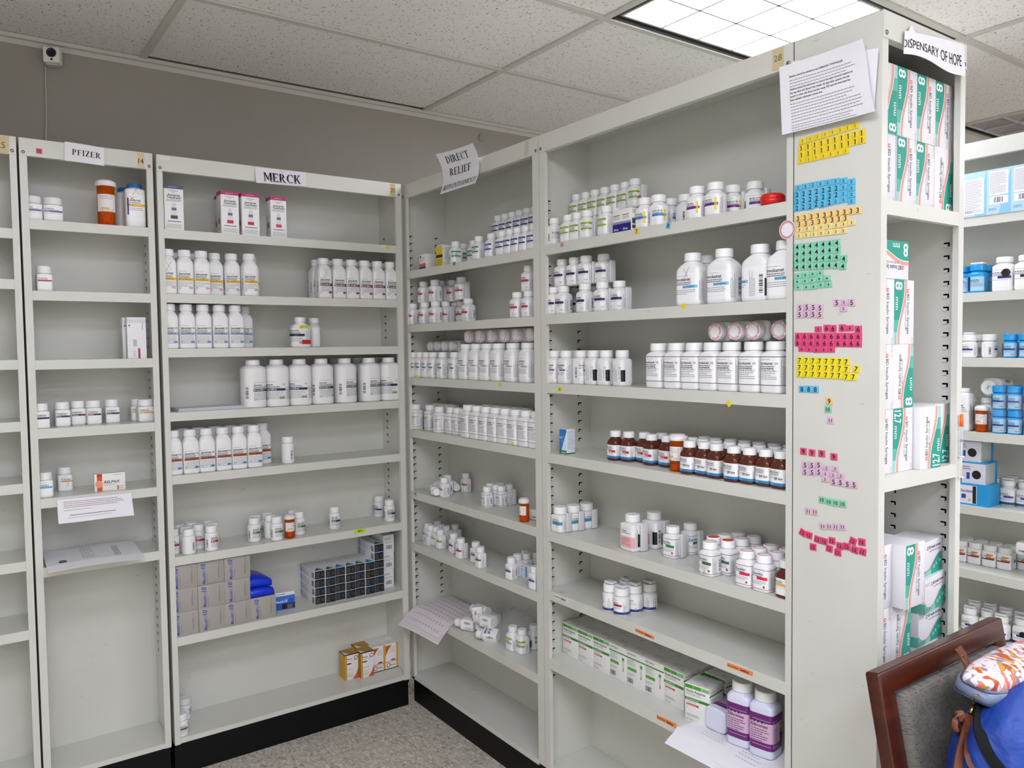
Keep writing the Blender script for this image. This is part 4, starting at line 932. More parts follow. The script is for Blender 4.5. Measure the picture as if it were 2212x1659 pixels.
pb('E', 1, 'I', V1l, 'stacked violet bottle with leaflet', 'upper layer', [(465, .05), (603, .07)], E1, zo=.0865)
VB = dict(id='vb', name='Invokamet', nh=.11, sub=2, band=('#7cc8e8', '50 mg/1,000 mg', '#1c3a50'), bh=.09, bhalf=1, body=3); VBx = dict(VB, id='vbx', mark=1, mh=.98); VBk = dict(VB, id='vbk', black=1, turn=-.2)
pb('E', 1, 'V', VBx, 'big bottle crossed in pen', 'front row', [1370], E1, d=.034)
pb('E', 1, 'V', VB, 'big bottle with sky band', 'front row', [1638, 2160], E1, d=.034)
pb('E', 1, 'V', VB, 'big bottle with sky band', 'back row', [(1490, .11), (1950, .09)], E1)
pb('E', 1, 'V', VBk, 'big bottle showing black side', 'middle row', [(2055, .05)], E1)
KV = dict(id='kv', name='Invokamet', sub=2, band=('#7a62a8', '', '#fff'), bh=.08, bhalf=1, body=3); KVk = dict(KV, id='kvk', black=1, turn=-.22); KVt = dict(KV, id='kvt', turn=.2)
pb('E', 2, 'K', KV, 'small bottle with lilac band', 'front row', [185, 290], E2, d=.032)
pb('E', 2, 'K', KVt, 'small bottle showing barcode', 'front row', [420], E2, d=.04)
pb('E', 2, 'K', KVk, 'small bottle with black side', 'front row', [525, 632, 768], E2, d=.04)
pb('E', 2, 'K', KV, 'small bottle with lilac band', 'back row', [(300, .12), (400, .12), (520, .12), (640, .12)], E2)
XR = dict(id='xr', name='Invokamet', tail='XR', nh=.09, stripe='#5a3430', body=5, sub=2, extra=lambda a, w, z0, z1: a.text('150 mg/1000 mg', -w*.44, z0+(z1-z0)*.52, .0045, '#5a4a48', False, 3, w*.75))
pb('E', 2, 'X', XR, 'tall bottle with brown stripes', 'front row', [1078, 1240, 1385, 1540, 1690, 1890, 2080], E2, d=.034)
pb('E', 2, 'X', XR, 'tall bottle with brown stripes', 'back row', [(1180, .12), (1370, .12), (1530, .12), (1700, .12), (1880, .12), (2060, .12)], E2)
def anb(a, W, H):
    a.rect(0, H*.14, W, H, '#2f78c8').poly([(W*.3, H*.14), (W, H*.14), (W, H*.9), (W*.6, H*.5)], '#e8f0f8', 2).rect(0, 0, W, H*.15, '#1e7a44', 2).text('Azurel', W*.25, H*.04, H*.07, '#ffffff', True, 3, W*.6).lines(W*.05, W*.5, H*.68, 2, H*.05, '#e8f0fa', H*.03, 3).ringd(W*.55, H*.6, W*.26, W*.29, '#a8c8e8', 3)
def anr(a, W, H): a.rect(0, 0, W, H*.05, '#1e7a44').lines(W*.1, W*.9, H*.92, 14, H*.055, '#7a9ac8')
pbox('E', 3, carton('anb', .034, .034, .077, '#eef2f6', anb, None, None, anr), 'small blue and green carton', 'alone', [(262, 1266)], E2, mode='b', turn=0)
PR = dict(id='pr', name='PROZAC', nc='#1c1c22', nh=.13, band=('#c8323a', '10 mg', '#ffffff'), bh=.16, bhalf=1, foot=('#2a86c4', 'Disvita'), sub=2, body=1, mat='brown', long=1); PR2 = dict(PR, id='pr2', band=None, body=2, extra=lambda a, w, z0, z1: a.text('20 mg', -w*.1, z0+.0135, .006, '#222222', True, 4))
pb('E', 3, 'E', PR, 'brown bottle with red patch', 'front row', [(762, 1333), (870, 1343), (1008, 1355), (1165, 1383)], E2, mode='b')
pb('E', 3, 'E', PR, 'brown bottle with red patch', 'back row', [(975, 1078), (1060, 1083), (1135, 1085)], E2, mode='t')
pvial('E', 3, .022, .098, 'wide amber vial of capsules', [(1258, 1420)], E2, mode='b', fill=.2)
pb('E', 3, 'E', PR2, 'brown bottle with white label', 'front row', [(1362, 1447), (1475, 1457), (1560, 1478), (1755, 1515), (1868, 1530), (1977, 1545), (2093, 1565)], E2, mode='b')
pb('E', 3, 'E', PR2, 'brown bottle with white label', 'middle row', [(1405, 1128), (1500, 1140), (1600, 1150), (1700, 1160), (1800, 1170), (1905, 1180), (2015, 1190), (2120, 1205)], E2, mode='t')
pb('E', 3, 'E', PR2, 'brown bottle with white label', 'back row', [(1515, 1115), (1610, 1128), (1710, 1135), (1810, 1145), (1910, 1155), (2020, 1165), (2120, 1175)], E2, mode='t')
T1 = dict(id='t1', name='', band=('#4a94b8', '', '#fff'), bh=.2, sub=2, body=0, turn=.05, leaf='side', mark=1, mh=.45); T2 = dict(T1, id='t2', turn=.22, mark=0)
pb('E', 4, 'T', T1, 'squat bottle with blue patch', 'front', [(240, 360)], E3, mode='b')
pb('E', 4, 'T', T2, 'squat bottle with grey print', 'behind', [(350, 345), (462, 325)], E3, mode='b')
U1 = dict(id='u1', name='Tribela', nh=.09, sub=1, body=0, black=1, turn=.03, leaf='side', extra=lambda a, w, z0, z1: (a.rect(-w*.44, z0+.003, w*.46, z0+.034, '#f0b4b0', 3), a.lines(-w*.4, w*.2, z0+.026, 4, .005, '#a86a70', lay=4), a.rect(w*.62, z0+.006, w*.86, z0+.042, '#1a1a1e', 5)))
pb('E', 4, 'U', U1, 'large bottle with pink patch', 'front', [(857, 520)], E3, mode='b')
pb('E', 4, 'U', dict(U1, id='u2', turn=-.1), 'large bottle with pink patch', 'behind its twin', [(1040, 495)], E3, mode='b')
XG = lambda i, c, t, nc='#3a2c86', **k: dict(id='xg'+i, name='Xarelto', nc=nc, nh=.13, stripe=c, sub=1, body=3, **dict(dict(dot='#b8503c', top='pink', bhalf=1, bh=.13, band=(t, '', '#fff')), **k))
XA = XG('a', '#1f3a34', '#2f8a4c'); XAl = XG('al', '#1f3a34', '#2f8a4c', leaf='side', turn=.2); XB = XG('b', '#1f2a30', '#4a6a50', mark=1, mh=.12); XC = XG('c', '#1f2a30', '#4a6a50', top='orange'); XD = XG('d', '#9a2440', '#d8304a', dot=None, tri='#7a1c2c', top='red')
pb('E', 4, 'I', dict(XA, leaf='side'), 'green striped bottle, pink ring cap', 'front', [(1200, 580)], E3, mode='b')
pb('E', 4, 'I', XAl, 'green striped bottle with leaflet', 'behind', [(1347, 548)], E3, mode='b')
pb('E', 4, 'I', XB, 'white bottle with pen tick', 'front row', [(1503, 740)], E3, mode='b')
pb('E', 4, 'I', XC, 'white bottle with orange cap dot', 'front row', [(1655, 725)], E3, mode='b')
pb('E', 4, 'I', XC, 'white bottle with orange cap dot', 'back row', [(1512, 390)], E3, mode='t')
pb('E', 4, 'I', XA, 'pink ring capped bottle', 'back row', [(1595, 368), (1700, 355), (1725, 403), (1830, 385)], E3, mode='t')
pb('E', 4, 'I', XD, 'crimson striped bottle', 'front row', [(1812, 835), (1955, 880)], E3, mode='b')
pb('E', 4, 'I', XD, 'crimson striped bottle', 'back row', [(1915, 475), (2045, 448), (2065, 510), (2160, 475)], E3, mode='t')
pb('E', 4, 'E', dict(id='py', name='PROZAC', nc='#2a1c10', band=('#f0c030', '', '#fff'), sub=1, body=1, mat='brown'), 'brown bottle with yellow patch', 'by the post', [(2150, 935)], E3, mode='b')
OO = dict(id='oo', name='', band=('#8a1c34', '', '#fff'), bhalf=0, sub=1, body=2, leaf='cap', foot=('#1f3c86', '')); O2 = dict(OO, id='oo2', band=None, dot='#e8b8b0', turn=.05)
pb('E', 5, 'O', OO, 'round bottle with maroon band', 'front', [(725, 1068)], E3, mode='b')
pb('E', 5, 'O', O2, 'round bottle, leaflet on cap', 'front', [(855, 1048)], E3, mode='b')
pb('E', 5, 'O', dict(O2, id='oo3', turn=-.1), 'round bottle, leaflet on cap', 'back row', [(690, 785), (812, 752), (940, 785)], E3, mode='t')
def stf(a, W, H):
    for k, c in enumerate(('#3f9c2c', '#4aa634', '#8cc47c')): a.rect(W*.333*k+.0005, H*.875, W*.333*(k+1)-.0005, H*.97, c)
    a.text('Stiolto Respimat', W*.06, H*.78, H*.06, '#1c1e22', True, 2, W*.82).lines(W*.06, W*.7, H*.735, 2, H*.03, '#55565a').rect(0, H*.56, W, H*.635, '#3c8a2c').text('2.5 mcg/2.5 mcg', W*.06, H*.58, H*.04, '#e8f4e0', True, 2, W*.55)
    a.lines(W*.06, W*.5, H*.52, 1, H*.03, '#44464a').rect(W*.06, H*.43, W*.56, H*.48, '#c8383c').lines(W*.09, W*.52, H*.445, 1, H*.03, '#f4d0cc', H*.018, 3).lines(W*.06, W*.16, H*.36, 1, H*.03, '#66686c').lines(W*.06, W*.6, H*.2, 3, H*.025, '#808288').ringd(W*.1, H*.07, W*.02, W*.03, '#66686c', 2, 12).lines(W*.16, W*.36, H*.075, 2, H*.022, '#808288')
def stb(a, W, H):
    a.text('Stiolto Respimat', W*.05, H*.9, H*.035, '#33353a', True, 2, W*.45).rect(0, H*.78, W, H*.815, '#3c8a2c').lines(W*.05, W*.5, H*.74, 6, H*.03, '#808288').rect(W*.05, H*.44, W*.55, H*.53, '#5aa84a').rect(W*.75, H*.4, W*.86, H*.62, '#d0d4d4').rect(W*.74, H*.62, W*.87, H*.7, '#4a9c3a').rect(W*.77, H*.3, W*.84, H*.4, '#9aa0a0').lines(W*.05, W*.5, H*.36, 3, H*.03, '#909298').barcode(W*.05, H*.08, W*.36, H*.22)
def stt(a, W, D): a.lines(W*.1, W*.6, D*.6, 3, D*.1, '#a8aaa8').lines(W*.65, W*.8, D*.3, 3, D*.05, '#66686a')
def sts(a, W, H): a.rect(0, H*.78, W, H*.82, '#3c8a2c').lines(W*.1, W*.8, H*.9, 2, H*.03, '#66686c').lines(W*.1, W*.8, H*.7, 5, H*.03, '#a0a2a6')
BS1 = carton('st1', .0735, .068, .103, '#eeeeea', stf, sts, stt, sts); BS2 = carton('st2', .0735, .068, .103, '#eeeeea', stb, sts, stt, sts)
for c in range(7):
    for r in range(2):
        bx = BS1 if c in (0, 1, 2, 6) else BS2; L_ = dict(b='E', i=6, hw=.0367, hd=.034, hh=.103, desc='green banded carton' if bx is BS1 else 'white carton with device picture', row=('front rank', 'back rank')[r], a=.890+.0368+.0742*c, d=.1 + .0 if r == 0 else .169, z=BAY['E'][5][6], lvl=0, turn=0, fixed=True, group='inhaler cartons in two ranks')
        L_['fn'] = (lambda m_: (lambda mw, label, group: tag(link('inhaler_box', m_, None, mw), label, 'box', group)))(bx[0]); L_['fn'].jit = .7; ITEMS.append(L_)
pbox('E', 6, BS1, 'green squares carton standing forward', 'ahead of the ranks', [(1.474, .072)], mode='abs', turn=9, name='inhaler_box')
pbox('E', 6, BS1, 'green squares carton leaning back', 'behind the purple bottles', [(1.466, .160)], mode='abs', turn=0, name='inhaler_box')
ZI = dict(id='zi', name='', bg='#d9b2d2', mat='pvio', wrap=.46, sub=0, body=0, extra=lambda a, w, z0, z1: (a.rect(-w*.46, z1-.020, w*1.32, z1, '#6a2070', 3), a.rect(-w*.46, z0, w*1.32, z0+.018, '#6a2070', 3), a.lines(-w*.4, w*.9, z1-.015, 1, .004, '#d8b8dc', lay=4), a.lines(-w*.4, w*.9, z0+.010, 1, .004, '#d8b8dc', lay=4), a.text('Zithromax', -w*.40, z1-.032, .0075, '#241420', True, 4, w*.8), a.lines(-w*.36, w*.36, z1-.039, 6, .0055, '#3a2438', .0022, 4), a.rect(w*.98, z0+.006, w*1.3, z0+.036, '#1a141c', 5)))
pb('E', 6, 'Z', ZI, 'lilac bottle with purple bands', 'standing', [(1795, 1245), (1990, 1340)], E4, mode='b', turn=10, jit=1, zo=.004)

# --- syringe boxes
def syr(n8='8', flip=False, side=True):
    def f(a, W, H):
        def P(x, y): return (W-x, H-y) if flip else (x, y)
        def wave(off, w0, col, lay):
            L1 = []; L2 = []
            for i in range(17):
                t = i/16; y = H*t; x = W*(.12+off+.36*(.5-.5*math.cos(PI*min(1, max(0, (t-.08)/.8)))))
                L1.append(P(x, y)); L2.append(P(x+W*w0, y))
            for i in range(16): a.poly([L1[i], L2[i], L2[i+1], L1[i+1]] if not flip else [L1[i+1], L2[i+1], L2[i], L1[i]][::-1][::-1], col, lay)
        pts = []
        for i in range(17):
            t = i/16; y = H*t; x = W*(.14+.36*(.5-.5*math.cos(PI*min(1, max(0, (t-.08)/.8))))); pts.append((x, y))
        for i in range(16):
            q = [(0, pts[i][1]), pts[i], pts[i+1], (0, pts[i+1][1])]; q = [P(*p) for p in q]
            c = '#1f9a86' if i > 5 else ('#56b5a4' if i > 2 else '#9ed2c8'); a.poly(q, c, 1)
        wave(.02, .02, '#f8f8f8', 2); wave(.04, .10, '#e29a90', 2); wave(.14, .015, '#f6d0c8', 3)
        rt = 90 if flip else -90
        x, y = P(W*.06, H*.97); a.text(n8, x, y, W*.34, '#eef6f4', True, 4, H*.2, rot=rt)
        x, y = P(W*.06, H*.73); a.text('mm', x, y, W*.17, '#cfe8e2', True, 4, H*.2, rot=rt)
        x, y = P(W*.64, H*.78); a.text('BD Insulin Syringes', x, y, W*.12, '#3a3f50', False, 4, H*.62, rot=rt)
        x, y = P(W*.54, H*.72); a.lines(0, 0, 0, 0, .01) if False else a.text('with BD Ultra-Fine needle', x, y, W*.065, '#8a8c98', False, 4, H*.5, rot=rt)
        x, y = P(W*.69, H*.83); a.disc(x, y, W*.055, '#d04a48', 4).disc(x, y, W*.03, '#f4e8e6', 5)
        x, y = P(W*.90, H*.10); a.text('For U-100 insulin only', x, y, W*.045, '#c8807c', False, 4, H*.3, rot=rt)
    return f
def syl(a, W, H): a.vlines(H*.1, H*.8, W*.3, 4, W*.07, '#b0b0b8')
SY = [carton('sy0', .0795, .150, .1425, '#e6e5e8', syr(), syl, bv=.0006), carton('sy1', .0795, .150, .1425, '#e6e5e8', syr('8', True), syl, bv=.0006)]
SW = [carton('sw0', .0798, .150, .1362, '#e6e5e8', syr(), syl), carton('sw1', .0798, .150, .1362, '#e6e5e8', syr('8', True), syl), carton('sw2', .0798, .150, .1362, '#e6e5e8', syr('12.7'), syl), carton('sw3', .0798, .150, .1362, '#e6e5e8', syr('12.7', True), syl)]
def sland(a, W, H):
    pts = [(W*t, H*(.12+.42*(.5-.5*math.cos(PI*min(1, max(0, (t-.3)/.6)))))) for t in [i/16 for i in range(17)]]
    for i in range(16): a.poly([(pts[i][0], 0), (pts[i+1][0], 0), pts[i+1], pts[i]], '#1f9a86' if i > 7 else '#7cc4b6', 1); a.poly([pts[i], pts[i+1], (pts[i+1][0], pts[i+1][1]+H*.03), (pts[i][0], pts[i][1]+H*.03)], '#9a7c7c', 2)
    a.poly([(0, H*.36), (W*.12, H*.2), (W*.3, H*.13), (W*.3, H*.03), (0, H*.03)], '#5ab5a4', 1).disc(W*.34, H*.8, H*.06, '#6a3040', 2).disc(W*.34, H*.8, H*.035, '#f0e8ea', 3).text('BD Insulin Syringes', W*.4, H*.77, H*.085, '#33284a', True, 2, W*.52).text('with the BD Ultra-Fine needle', W*.42, H*.67, H*.05, '#4a4458', False, 2, W*.46)
    for k, s_ in enumerate(('1/2', '8', '31G')): a.text(s_, W*(.58+.13*k), H*(.16+.06*k), H*.09, '#e4f2ee', True, 3, W*.09)
    a.lines(W*.02, W*.25, H*.86, 2, H*.05, '#8a8894')
SLD = carton('sld', .128, .080, .0775, '#dddce0', sland, lambda a, W, H: a.rect(0, 0, W, H*.3, '#5ab5a4').text('8', W*.4, H*.5, H*.2, '#6a5a6a', False, 2))
def sy(bx, a0, df, z, desc, turn=0, roll=0, gp='teal syringe boxes'):
    me, W, D, H = bx; mw = frame('F') @ Matrix.Translation((a0+W/2, df+D/2, z)) @ Matrix.Rotation(R(turn), 4, 'Z')
    if roll: mw = mw @ Matrix.Rotation(R(roll), 4, 'Y')
    tag(link('syringe_box', me, None, mw), desc, 'box', gp)
zt = 1.760
for r in range(2):
    for c in range(4):
        bx = SY[1 if (r, c) in ((1, 0), (0, 3)) else 0]
        sy(bx, .0172+.0803*c, .020+random.uniform(0, .003), zt+.0002+r*.1428, f"syringe box, {('lower','upper')[r]} tier, {ORD[c]} from the tile panel, top shelf")
z2 = 1.1943
for r in range(3):
    for c in range(2):
        bx = SW[(((2, 2), (0, 1), (0, 0))[r])[c]] if r else SW[(0, 2)[c]]
        sy(bx, .0115+.0805*c, .020, z2+r*.1366, f"syringe box, {('bottom','middle','upper')[r]} tier of tall stack, {('beside the tiled panel','second from tiles')[c]}, second shelf")
me, W, D, H = SW[0]
tag(link('syringe_box', me, None, frame('F') @ Matrix.Translation((.012, .020+D/2, z2+3*.1366+.0402)) @ Matrix.Rotation(R(90), 4, 'Y')), 'syringe box lying on its side atop the tall stack', 'box', 'teal syringe boxes')
sy(SW[3], .180, .003, z2, 'open syringe box showing its teal side, in front on the second shelf', turn=-3)
sy(SW[3], .2625, .024, z2, 'syringe box partly hidden against the post, second shelf', turn=0)
z3 = .770
for r in range(2): sy(SW[0], .0115, .020, z3+r*.1366, f"{('lower','upper')[r]} syringe box standing against the tile panel, third shelf")
sy(SW[1], .0925, .020, z3, 'upright syringe box with reversed print, third shelf of end unit', turn=0)
sy(SW[0], .0925, -.009, z3+.1366, 'syringe box pulled outward, its white side showing, third shelf', turn=1)
sy(carton('flt', .128, .08, .018, '#dddce0'), .2035, .028, z3, 'thin syringe carton under the crooked pile by the post', turn=5)
for r in range(3):
    sy(SLD, .2035, .026-.009*(r % 2), z3+.0183+r*.0778, f"long flat syringe box, {('lowest','middle','topmost')[r]} in the crooked pile by the post", turn=(5, 8, 6)[r])

# --- far aisle bay
G1_ = (2060, 340, 3.95); G2_ = (1880, 460, 4.148); G3_ = (2050, 740, 4.611); G4_ = (2050, 1080, 4.876)
def lbb(k):
    def f(a, W, H):
        a.rect(0, 0, W, H, '#b4d6ea').poly([(W*.5, 0), (W, 0), (W, H)], '#8cc4e4', 2)
        if k: a.rect(W*.1, H*.42, W*.88, H*.95, '#eceaf0', 3).lines(W*.14, W*.84, H*.9, 14, H*.033, '#77747f', H*.012, 4).rect(W*.12, H*.22, W*.88, H*.39, '#f0f0f4', 3).barcode(W*.3, H*.25, W*.68, H*.37, lay=4)
        else: a.rect(W*.05, H*.05, W*.9, H*.85, '#eceaf0', 3).lines(W*.1, W*.86, H*.8, 20, H*.037, '#77747f', H*.013, 4)
        a.lines(W*.1, W*.45, H*.12, 2, H*.03, '#2a5c98', lay=4)
    return f
LB = [carton('lb%d' % k, .074, .12, .145, '#dcebf4', lbb(k)) for k in range(2)]
pbox('G', 0, LB[0], 'tall pale blue carton with full text', 'front', [(180,)], G1_, df=-.004, zo=0)
pbox('G', 0, LB[1], 'tall pale blue carton with barcode', 'front', [(384,), (600,)], G1_, df=-.004)
BLU = dict(id='blu', name='', mat='blue', capm='blue', bg='#a9d4ec', body=4, sub=2, wrap=.2, long=0, turn=.03, extra=lambda a, w, z0, z1: a.rect(-w*.46, z0, -w*.3, z1, '#1f2f5c', 4))
WB = dict(id='wb', name='', body=1, sub=2, band=('#2a2f80', '', '#fff'), bhalf=1, extra=lambda a, w, z0, z1: a.disc(w*.22, z1-.016, w*.2, '#141418', 5))
pb('G', 1, 'Y', dict(BLU, leaf='cap', id='blul'), 'blue bottle with leaflet on cap', 'front row', [197], G1_, d=.04)
pb('G', 1, 'Y', BLU, 'plain blue bottle', 'back row', [(105, .07), (300, .10), (150, .12)], G1_)
pb('G', 1, 'A', WB, 'white bottle with black dot', 'front row', [440], G1_, d=.04)
pb('G', 1, 'A', dict(WB, id='wb2', band=('#17171c', '', '#fff'), extra=None), 'white bottle with black band', 'front row', [625], G1_, d=.04)
GW = dict(id='gw', name='', body=2, sub=2, band=('#1f2f7c', '', '#fff'))
pb('G', 2, 'O', dict(GW, leaf='cap'), 'round bottle, leaflet on cap', 'front row', [890], G2_, d=.035)
pb('G', 2, 'O', dict(GW, id='gw2', turn=.3), 'round bottle turned to barcode', 'front row', [(990, .08), (1055, .05)], G2_)
GB2 = dict(BLU, id='gb2b', turn=0, wrap=.4, long=1, body=2, band=('#20409a', '', '#fff'), pill='#d88a78')
pb('G', 2, 'O', GB2, 'small blue bottle', 'front row', [1275, 1378], G2_, d=.035)
GT = dict(id='gt_', name='', body=2, sub=1, sheet=0, turn=.02)
pb('G', 3, 'C', GT, 'tall white bottle', 'by the post', [160], G3_, d=.04)
pb('G', 3, 'A', GT, 'wide white bottle', 'front row', [(280, .07), (400, .075)], G3_)
pvial('G', 3, .0185, .088, 'amber vial with white label', [(332, 893)], G3_, mode='b')
pb('G', 3, 'O', GB2, 'blue bottle in plastic wrap', 'lower tier', [(522, .03), (662, .03), (522, .085), (662, .085), (800, .03)], G3_)
pb('G', 3, 'O', GB2, 'blue bottle in plastic wrap', 'upper tier', [(518, .03), (658, .03), (518, .085), (658, .085), (800, .03)], G3_, zo=.0785)
def bb1(a, W, H): a.rect(0, 0, W, H, '#1e9ad6').rect(W*.03, H*.08, W*.62, H*.92, '#e4e2ea', 2).rect(W*.48, H*.1, W*.60, H*.9, '#17171c', 3).text('Sacubate', W*.08, H*.6, H*.13, '#2c3a8c', True, 3, W*.4).rect(W*.1, H*.3, W*.25, H*.5, '#2a48a8', 3).disc(W*.38, H*.25, H*.07, '#c0bcc4', 3)
def bb2(a, W, H): a.rect(0, 0, W, H, '#dddbe4').rect(0, H*.93, W, H, '#1e9ad6', 2).disc(W*.62, H*.42, H*.2, '#141418', 3).rect(W*.2, H*.2, W*.34, H*.5, '#2a48a8', 3).lines(W*.05, W*.4, H*.75, 2, H*.1, '#2c2f44', lay=3)
def bbs(a, W, H): a.rect(0, 0, W, H, '#b9bcc0').rect(0, H*.93, W, H, '#1e9ad6', 2).rect(W*.8, 0, W, H, '#1e9ad6', 2)
def bbt(a, W, D): a.rect(0, 0, W, D, '#1e9ad6')
BB = [carton('bbl', .094, .085, .0735, '#1e9ad6', bb1, None, bbt, bbt), carton('bbm', .076, .085, .0735, '#1e9ad6', bb2, bbs, bbt, bbs)]
pbox('G', 4, BB[0], 'bright blue carton', 'lowest of the stack', [(240, )], G3_, df=.008)
pbox('G', 4, BB[1], 'white faced carton with black dot', 'middle of the stack', [(245, )], G3_, df=.015, zo=.0737)
pbox('G', 4, BB[1], 'white faced carton with black dot', 'topmost of the stack', [(205, )], G3_, df=.018, zo=.1474)
GU = dict(id='gu', name='', body=2, sub=2, band=('#4a3f9c', '', '#fff'), bhalf=1, foot=('#1f5c86', ''), leaf='cap')
pb('G', 4, 'M', GU, 'white bottle, leaflet on cap', 'front row', [(482, 1612), (655, 1612), (760, 1625)], G3_, mode='b')
pb('G', 4, 'M', dict(GU, id='guu'), 'white bottle, leaflet on cap', 'back row', [(570, .12), (735, .12)], G3_)
GH = dict(id='gh', name='', body=0, sub=1, bh=.16, band=('#e0702c', '', '#fff'), bhalf=1, extra=lambda a, w, z0, z1: (a.rect(-w*.42, z0+.022, w*.40, z0+.026, '#4a1a54', 5), a.rect(-w*.1, z1-.010, w*.35, z1-.005, '#e08a3c', 4)))
GHk = dict(GH, id='ghk', extra=lambda a, w, z0, z1: (a.rect(-w*.42, z0+.022, w*.40, z0+.026, '#1a2a24', 5), a.disc(w*.36, z0+.022, w*.15, '#141418', 6)))
pb('G', 5, 'H', GH, 'bottle with orange patches', 'front row', [(232, 637), (358, 668), (497, 690)], G4_, mode='b')
pb('G', 5, 'H', GHk, 'orange patched bottle with black dot', 'front row', [(638, 715), (745, 735)], G4_, mode='b')
pb('G', 5, 'H', GH, 'bottle with orange patches', 'back row', [(160, .10), (300, .11), (430, .11), (570, .11)], G4_)
GQ = dict(id='gq', name='', body=2, sub=2, band=('#2a2f80', '', '#fff'), bhalf=1, leaf='cap', foot=('#23306a', ''))
pb('G', 6, 'M', GQ, 'round shouldered bottle with leaflet', 'front row', [(262, .045), (400, .06), (560, .04)], G4_)
pb('G', 6, 'M', dict(GQ, id='gqk', extra=WB['extra']), 'leaflet capped bottle, black dot', 'front row', [(722, 1520)], G4_, mode='b')
pb('G', 6, 'M', dict(GQ, id='gq3'), 'round shouldered bottle with leaflet', 'back row', [(300, .12), (440, .12), (580, .12), (740, .11)], G4_)
settle()

# --- things lying down, papers, bags
def lying(b, k, o, a, d, z, label, group, yaw=0, roll=0, name='pill_bottle'):
    mw = frame(b) @ Matrix.Translation((a, d, z)) @ Matrix.Rotation(R(yaw), 4, 'Z') @ Matrix.Rotation(R(90), 4, 'X') @ Matrix.Rotation(R(roll), 4, 'Z')
    return bottle(k, o, mw, label, group)
sh = BAY['D'][5]
for n, u in enumerate((922.7, 937.5, 952.6, 969)):
    zz = sh[2]+.102+.0226; lying('D', 'K', dict(KT, top='pink', id='ktl'), loc_a('D', u, .06, zz)+(.001*n), .170, zz, f"small bottle lying down, pink ring cap outward, {ORD[n]} out from the corner, corner bay", 'small bottles lying on others', 0, 0)
for n, u in enumerate((1007.6, 1032, 1057.8, 1084.8, 1111.4, 1141.7)):
    zz = sh[2]+.131+.0268; lying('D', 'L', dict(KG, top='pink', id='kgl'), loc_a('D', u, .045, zz), .178, zz, f"larger bottle lying down, pink ring cap outward, {ORD[n]} out from the corner, corner bay", 'larger bottles lying on others')
sh = BAY['E'][5]
for n, u in enumerate((1542, 1584, 1623.4, 1680)):
    zz = sh[2]+.120+.0268; lying('E', 'X', dict(XR, top='red', id='xrl'), loc_a('E', u, .045, zz), .168, zz, f"bottle lying down with red ring cap outward, {ORD[n]} out from the corner, long bay", 'tall bottles lying on others')
def bag(name, mw, sx, sy_, sz, label, seed=1):
    m = MB(); rn = random.Random(seed); n, k = 24, 12; rings = []
    ph = [rn.uniform(0, 6) for _ in range(6)]
    for i in range(1, k):
        t = PI*i/k; ring = []
        for j in range(n):
            p = 2*PI*j/n; w = 1+.10*math.sin(5*p+ph[0]+3*t)+.06*math.sin(9*p+ph[1]-4*t)
            x, y = sq(sx*math.sin(t)**.5*w, sy_*math.sin(t)**.5*w, 2.6, p); ring.append(Vector((x, y, sz*(1-math.cos(t))/2*(1+.06*math.sin(7*p+ph[2])))))
        rings.append(ring)
    m.loft(rings, (1, 1, 1)); return tag(link(name, m.mesh(name, 'bag'), None, mw), label, 'bag', 'clear zip bags')
fD = frame('D'); z5, z6, z7 = BAY['D'][5][4:7]
def ld(u, v, zz): p = fD.inverted() @ at(u, v, 2, zz); return p.x, p.y
q = ld(925, 1056, z5+.02)
for n, (u, v, yw, k_) in enumerate(((936, 1056, 70, 0), (948, 1046, 55, 1), (984, 1046, 75, 2))):
    a, d = ld(u, v, z5+.018); lying('D', 'G', G1, min(max(a, .0), .8), min(max(d, .04), .15), z5+.0178, ('tiny bottle lying in a bag nearest the corner', 'tiny bagged bottle lying behind the upright one', 'tiny lying bottle beyond the upright one')[n], 'bagged tiny bottles', yw, 20*k_)
bag('plastic_bag', fD @ Matrix.Translation((.05, .085, z5)), .075, .07, .05, 'clear zip bag around tiny lying bottles, fifth shelf of the corner bay', 3)
bag('plastic_bag', fD @ Matrix.Translation((.115, .09, z6)), .135, .095, .125, 'tall clear bag over the mustard patch bottles, sixth shelf of the corner bay', 5)
a, d = ld(1130, 1235, z6+.03); bag('plastic_bag', fD @ Matrix.Translation((a+.01, .09, z6)), .10, .08, .055, 'crumpled clear bag around blue patch bottles near the post', 7)
def smb(a, W, H): a.lines(W*.1, W*.9, H*.7, 3, H*.2, '#8a90a8')
pb_ = carton('smb', .046, .018, .036, '#e6e6ea', smb)
a, d = ld(934, 1172, z6); tag(link('small_box', pb_[0], None, fD @ Matrix.Translation((.055, .035, z6)) @ Matrix.Rotation(R(-4), 4, 'Z')), 'small white box in front of the mustard patch bottles', 'box')
def blb(a, W, H): a.lines(W*.05, W*.5, H*.8, 3, H*.2, '#8a90a8').rect(W*.55, H*.1, W*.7, H*.9, '#5a88b8')
a, d = ld(1138, 1247, z6); tag(link('small_box', carton('blb', .06, .02, .045, '#dfe5ea', blb)[0], None, fD @ Matrix.Translation((a, max(d, .022), z6)) @ Matrix.Rotation(R(8), 4, 'Z')), 'bagged blue and white folded leaflet beside the post', 'leaflet')
